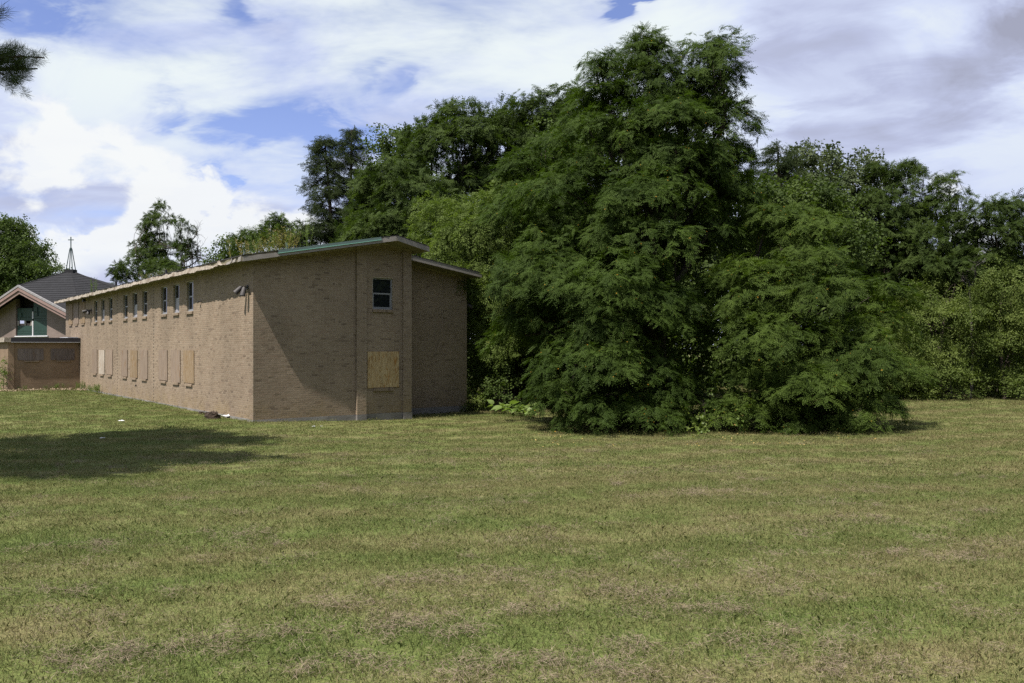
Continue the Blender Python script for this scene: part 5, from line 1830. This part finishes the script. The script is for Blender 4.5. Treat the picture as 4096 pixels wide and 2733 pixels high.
def weeds():
    rng = np.random.default_rng(71)
    ms = [weed_source(1, M['weed']), weed_source(2, M['weed']), weed_source(3, M['weed_green'], h=.7), weed_source(4, M['weed_green'], h=.42)]
    def put_weed(me, p, s, label, group, name):
        o = bpy.data.objects.new(name, me)
        COL.objects.link(o)
        o.location = p; o.scale = (s, s, s); o.rotation_euler = (0, 0, rng.uniform(0, 6))
        tag(o, label, 'plant', group)
    ordn = ('nearest', 'second', 'third', 'fourth', 'fifth', 'sixth', 'seventh', 'eighth', 'ninth', 'tenth', 'eleventh', 'twelfth', 'thirteenth', 'fourteenth')
    nth = lambda i: ordn[i] + ('' if i == 0 else ' nearest')
    ts = np.sort(0.35 + rng.uniform(0, 1, 14) ** 1.2 * 4.8)
    for i, t in enumerate(ts):
        s = rng.uniform(0.3, 2.0); tall = rng.uniform() < .3
        put_weed(ms[2] if tall else ms[int(rng.integers(0, 2))], W(s, t, float(soffit(s)) + .18), rng.uniform(.9, 1.6),
                 '%s weed tuft on the roof, %s to the gable end' % ('tall green' if tall else 'tan', nth(i)), 'weeds on the roof', 'roof_weed')
    for i, t in enumerate(np.sort(rng.uniform(13.5, 16.5, 4))):
        s = rng.uniform(0.3, 1.4)
        put_weed(ms[0], W(s, t, float(soffit(s)) + .18), rng.uniform(.5, .8), 'weed tuft on the roof before the silvery shrub, %s to the gable end' % nth(i), 'weeds on the far roof', 'roof_weed')
    put_weed(ms[2], W(.3, 24.2, float(soffit(.3)) + .18), 1.2, 'lone weed sprig sticking up at the far roof end', None, 'roof_weed')
    for i, t in enumerate(np.sort(rng.uniform(20.0, 25.4, 9))[::-1]):
        s = -rng.uniform(.12, .30)
        x, y, _ = W(s, t, 0)
        put_weed(ms[3], (x, y, float(ground_z(x, y))), rng.uniform(.7, 1.15), 'green weed tuft at the foot of the long wall, %s to the annex' % nth(i), 'weeds along the wall foot', 'wall_weed')
    for i, s in enumerate(np.sort(rng.uniform(-3.1, -.3, 7))[::-1]):
        x, y, _ = W(s, TA - rng.uniform(.1, .35), 0)
        put_weed(ms[3], (x, y, float(ground_z(x, y))), rng.uniform(.4, .8), 'low green weed at the foot of the annex, %s to the long wall' % nth(i), 'weeds along the annex foot', 'wall_weed')


weeds()


def chips():
    """strip of pale wood chips in front of the annex"""
    rng = np.random.default_rng(81)
    V_, F_ = [], []
    for i in range(2600):
        a = rng.uniform(-7.5, .1)
        t = TA - .75 - .018 * (a + 3) ** 2 * .0 + rng.normal(0, .26) - (0.9 * sstep(-2.0, 0.2, a)) * rng.uniform(.6, 1.5)
        x, y, _ = W(a - .12, t, 0)
        z = float(ground_z(x, y)) + rng.uniform(.005, .06)
        d = nrmz([rng.normal(), rng.normal(), rng.normal(0, .3)])
        leaf_quad(V_, F_, np.array([x, y, z]), d, nrmz(np.array([0, 0, 1.0]) + rng.normal(0, .4, 3)), rng.uniform(.06, .16), rng.uniform(.03, .06))
    me = fast_mesh('wood_chips', np.array(V_), np.array(F_), M['chips'])
    tag(put(bpy.data.objects.new('wood_chips', me)), 'strip of pale wood chips on the ground before the annex', 'wood chips', kind='stuff')


chips()


def stump():
    rng = np.random.default_rng(83)
    x, y, _ = W(-.55, 2.05, 0)
    z = float(ground_z(x, y))
    root = empty('rotten_stump', (x, y, z), 'dark rotten chunk of wood lying at the foot of the sunlit wall', 'stump')
    m = MB()
    n, k = 12, 5
    for j in range(k):
        for i in range(n):
            w = 2 * math.pi * i / n
            r = (.21 + .04 * math.sin(3 * w + j)) * (1 - .08 * j) + rng.normal(0, .022)
            m.v.append((x + math.cos(w) * r * 1.15, y + math.sin(w) * r * .8, z - .04 + .058 * j + rng.normal(0, .018)))
    for j in range(k - 1):
        for i in range(n):
            m.f.append((j * n + i, j * n + (i + 1) % n, (j + 1) * n + (i + 1) % n, (j + 1) * n + i))
    m.f.append(tuple((k - 1) * n + i for i in range(n)))
    m.build('wood', M['debris'], root)
    m = MB()
    for i in range(7):
        a = np.array([x + rng.normal(0, .2), y + rng.normal(0, .12), z + .2])
        m.tube([a - (0, 0, .08), a + rng.normal(0, .06, 3) + (0, 0, .04)], [.014, .006], 4)
    m.build('splinters', M['debris'], root)


stump()


def litter(px, py, size, label, seed, group=None):
    rng = np.random.default_rng(seed)
    Y = 20.0
    for _ in range(6):
        x = (px - CX) / FPX * Y
        Y = (CAMZ - float(ground_z(x, Y))) * FPX / (py - HY)
    x = (px - CX) / FPX * Y
    z = float(ground_z(x, Y)) + .015
    m = MB()
    n = 4
    g = [[(x + (i / n - .5) * size + rng.normal(0, .008), Y + (j / n - .5) * size * .7 + rng.normal(0, .008), z + abs(rng.normal(0, size * .10)) + .03) for i in range(n + 1)] for j in range(n + 1)]
    for j in range(n):
        for i in range(n):
            m.quad(g[j][i], g[j][i + 1], g[j + 1][i + 1], g[j + 1][i])
    o = m.build('paper_scrap', M['paper'])
    tag(o, label, 'litter', group)


litter(484, 1690, .18, 'crumpled white paper scrap on the lawn in front of the long wall', 1)
litter(905, 1671, .28, 'white scrap beside the rotten chunk of wood', 2)
litter(1255, 1712, .09, 'left, larger of two tiny white scraps before the gable end', 3)
litter(1285, 1711, .05, 'right, smaller of two tiny white scraps before the gable end', 4)
litter(412, 1760, .10, 'white scrap lying in the pine shadow', 5)


def fallen_brick():
    x, y, _ = W(-.28, 4.1, 0)
    z = float(ground_z(x, y))
    m = MB()
    m.obox((x, y, z - .01), (U[0] * .2, U[1] * .2, 0), (V[0] * .1, V[1] * .1, 0), (0, 0, .085))
    tag(m.build('loose_block', M['debris']), 'small dark block on the ground against the long wall', 'block')


fallen_brick()

# ================================================================ grass and clippings
def grass_patch(seed, n, h0, h1, rad, w, lean=.5):
    rg = np.random.default_rng(seed)
    r = rad * np.sqrt(rg.uniform(0, 1, n)); a = rg.uniform(0, 2 * np.pi, n)
    b = np.stack([r * np.cos(a), r * np.sin(a), np.full(n, -.008)], 1)
    h = rg.uniform(h0, h1, n)
    d = nr(np.stack([rg.normal(0, lean, n), rg.normal(0, lean, n), np.ones(n)], 1))
    w2 = rg.uniform(0, 2 * np.pi, n)
    s = np.stack([np.cos(w2), np.sin(w2), np.zeros(n)], 1) * (w * rg.uniform(.7, 1.3, n))[:, None] / 2
    mid = b + d * (h * .55)[:, None]
    tip = b + d * h[:, None] + np.stack([rg.normal(0, .35, n) * h, rg.normal(0, .35, n) * h, -.12 * h], 1)
    v = np.stack([b - s, b + s, mid + s * .8, tip, mid - s * .8], 1).reshape(-1, 3)
    f = np.arange(n)[:, None] * 5 + np.arange(5)[None]
    return source('grass_patch', v, f, M['blade'])


def straw_patch(seed, n, rad, hgt, L=(.05, .16), w=.0032):
    rg = np.random.default_rng(seed)
    V_, F_ = [], []
    for i in range(n):
        q = rg.normal(0, rad * .5, 2)
        p = np.array([q[0], q[1], abs(rg.normal(0, hgt)) + .012])
        d = nrmz([rg.normal(), rg.normal(), rg.normal(0, .30)])
        leaf_quad(V_, F_, p, d, nrmz(np.array([0, 0, 1.0]) + rg.normal(0, .5, 3)), rg.uniform(*L), w)
    return source('straw_patch', V_, F_, M['straw'])


kind('grass', [grass_patch(i, 150, .022, .050, .24, .0042) for i in range(4)])
kind('grass_far', [grass_patch(10 + i, 150, .025, .050, .34, .008) for i in range(3)])
kind('heap', [straw_patch(30 + i, 70, .11, .012, (.03, .09), .0028) for i in range(3)])
kind('straw', [straw_patch(i, 40, .26, .010, (.03, .10), .0028) for i in range(4)] + [straw_patch(9, 90, .15, .024, (.03, .09), .003)])


def inside_building(x, y):
    q = np.stack([x - P0[0], y - P0[1]], -1)
    s, t = q @ V, q @ U
    return ((s > -.01) & (s < 5.5) & (t > -.08)) | ((s >= 5.4) & (s < SW1 + .03) & (t > TW - .03)) | ((s > SA0) & (s < .1) & (t > TA))


def lawn_grass():
    rng = np.random.default_rng(91)
    def ring(y0, y1, per_m2):
        n = int(.66 * (y1 ** 2 - y0 ** 2) * per_m2)
        y = np.sqrt(rng.uniform(y0 ** 2, y1 ** 2, n))
        x = rng.uniform(-.66, .66, n) * y
        return x, y
    def even(y0, y1, per_m2):
        g = 1 / math.sqrt(per_m2)
        gx, gy = np.meshgrid(np.arange(-.68 * y1, .68 * y1, g), np.arange(y0, y1, g))
        gx, gy = gx.ravel(), gy.ravel()
        x, y = gx + rng.uniform(-.6, .6, len(gx)) * g, gy + rng.uniform(-.6, .6, len(gx)) * g
        k = np.abs(x) < .68 * y + .3
        return x[k], y[k]
    def up(n, tilt=.08):
        return np.stack([rng.normal(0, tilt, n), rng.normal(0, tilt, n), rng.uniform(0, 6.28, n)], 1)
    parts = []
    for y0, y1, dn, kd, sc in ((3.2, 8, 30, 'grass', 1.0), (8, 14, 21, 'grass', 1.1), (14, 22, 9, 'grass_far', 1.1), (22, 34, 5, 'grass_far', 1.3), (34, 52, 2.6, 'grass_far', 1.7)):
        x, y = even(y0, y1, dn)
        ok = ~inside_building(x, y)
        x, y = x[ok], y[ok]
        z = ground_z(x, y)
        g, nv = KIND[kd]
        o = scatter('grass', np.stack([x, y, z], 1), up(len(x)), sc * rng.uniform(.75, 1.25, len(x)), nv, g, None, 7)
        tag(o, {3.2: 'short mown grass in the foreground', 8: 'short mown grass of the middle lawn', 14: 'short mown grass in front of the trees and gable', 22: 'short mown grass around the building and under the tree edge', 34: 'short mown grass by the annex and the far wood edge'}[y0], 'grass')
    # dry clippings: thin cover in patches, windrows, and heaps
    X, Y_, S_, H_ = [], [], [], []
    x, y = ring(3.2, 20, 4.0)
    nz = np.sin(x * .55 + 1.2 * np.sin(y * .8 + 2)) * .7 + np.sin(y * .9 + 1.1 * np.sin(x * .5)) * .7 + rng.normal(0, .45, len(x))
    k = nz > .9
    X.append(x[k]); Y_.append(y[k]); S_.append(rng.uniform(.6, 1.1, k.sum()))
    for i in range(60):                                   # windrows thrown by the mower
        y0 = 3.6 + 18 * rng.uniform() ** 1.3; x0 = rng.uniform(-.6, .6) * y0
        L = rng.uniform(.4, 1.8) * (.6 + y0 * .06); n = int(L * 10)
        f = rng.uniform(0, 1, n)
        X.append(x0 + L * (f - .5) + rng.normal(0, .06, n)); Y_.append(y0 + L * (f - .5) * rng.normal(-.15, .25) + .12 * np.sin(f * 5 + i) + rng.normal(0, .07, n)); S_.append(rng.uniform(.45, .9, n))
    for i in range(22):                                   # long thin rows that sweep across the lawn to the right
        y0 = 4.0 + 15 * (i + rng.uniform(0, 1)) / 22; x0 = rng.uniform(-.6, .25) * y0; a0 = rng.uniform(.10, .34)
        L = rng.uniform(4, 11); n = int(L * 7)
        f = np.sort(rng.uniform(0, 1, n)) * L
        f = f[(np.sin(f * 2.1 + i * 3) + rng.normal(0, .5, n)) > -.1]
        X.append(x0 + f * math.cos(a0) + rng.normal(0, .10, len(f))); Y_.append(y0 + f * math.sin(a0) + .02 * f * f + rng.normal(0, .09, len(f))); S_.append(rng.uniform(.5, .95, len(f)))
    heaps = ((2150, 2650, .42), (950, 2560, .30), (470, 2620, .30), (640, 2615, .22), (1340, 2640, .25), (1420, 2540, .20), (1550, 2480, .40), (1650, 2500, .35), (1480, 2420, .25), (120, 2380, .30), (1000, 2150, .30), (1080, 2180, .25),
             (2500, 2370, .22), (2650, 2440, .22), (3150, 2310, .2), (3000, 2600, .45), (3080, 2630, .3), (3250, 2225, .22), (3700, 2220, .3), (3760, 2230, .22), (2420, 2700, .5), (3560, 2690, .3), (3950, 1915, .6), (2900, 1970, .4), (280, 2690, .3), (1100, 2670, .25), (2120, 2450, .25), (1750, 2330, .3), (420, 2200, .3), (160, 2200, .2))
    HX, HY_ = [], []
    hl = list(heaps)
    for i in range(50):                                   # more small clots, in loose rows
        py = 1480 + 1250 * rng.uniform() ** .8; px = rng.uniform(0, 4096)
        if py > 1800: hl.append((px, py, rng.uniform(.06, .22)))
    for px, py, r in hl:
        Yd = 8.0
        for _ in range(8):
            xx = (px - CX) / FPX * Yd
            Yd = (CAMZ - float(ground_z(xx, Yd))) * FPX / (py - HY)
        xx = (px - CX) / FPX * Yd
        n = max(1, int(7 * r / .3))
        ang = rng.normal(-.25, .35)
        al = rng.normal(0, r * 1.0, n)
        HX.append(xx + al * math.cos(ang) + rng.normal(0, r * .15, n)); HY_.append(Yd + al * math.sin(ang) + rng.normal(0, r * .22, n))
        n = int(6 * r / .3)
        X.append(xx + rng.normal(0, r * 1.1, n)); Y_.append(Yd + rng.normal(0, r * .6, n)); S_.append(rng.uniform(.5, .9, n))
    hx, hy = np.concatenate(HX), np.concatenate(HY_)
    k = ~inside_building(hx, hy)
    hx, hy = hx[k], hy[k]
    g, nv = KIND['heap']
    o = scatter('clipping_heaps', np.stack([hx, hy, ground_z(hx, hy) + .02], 1), up(len(hx), .15), rng.uniform(.5, 1.05, len(hx)), nv, g, None, 10)
    tag(o, 'small matted heaps of brown dried grass on the lawn', 'clippings')
    x, y, s = np.concatenate(X), np.concatenate(Y_), np.concatenate(S_)
    k = ~inside_building(x, y)
    x, y, s = x[k], y[k], s[k]
    g, nv = KIND['straw']
    o = scatter('grass_clippings', np.stack([x, y, ground_z(x, y) + .012 + rng.uniform(0, .02, len(x))], 1), up(len(x), .12), s, nv, g, None, 9)
    tag(o, 'dry brown grass clippings lying in rows and heaps on the lawn', 'clippings')


lawn_grass()


def fallen_leaves():
    rng = np.random.default_rng(95)
    V_, F_ = [], []
    for i in range(170):
        y = rng.uniform(19.5, 24); x = rng.uniform(.5, 9.5)
        z = float(ground_z(x, y)) + rng.uniform(.03, .06)
        d = nrmz([rng.normal(), rng.normal(), rng.normal(0, .3)])
        leaf_quad(V_, F_, np.array([x, y, z]), d, nrmz(np.array([0, 0, 1.0]) + rng.normal(0, .3, 3)), .055, .03)
    me = fast_mesh('fallen_leaves', np.array(V_), np.array(F_), M['fallen'])
    tag(put(bpy.data.objects.new('fallen_leaves', me)), 'yellow fallen leaflets strewn before the locust trees', 'leaves', kind='stuff')


fallen_leaves()
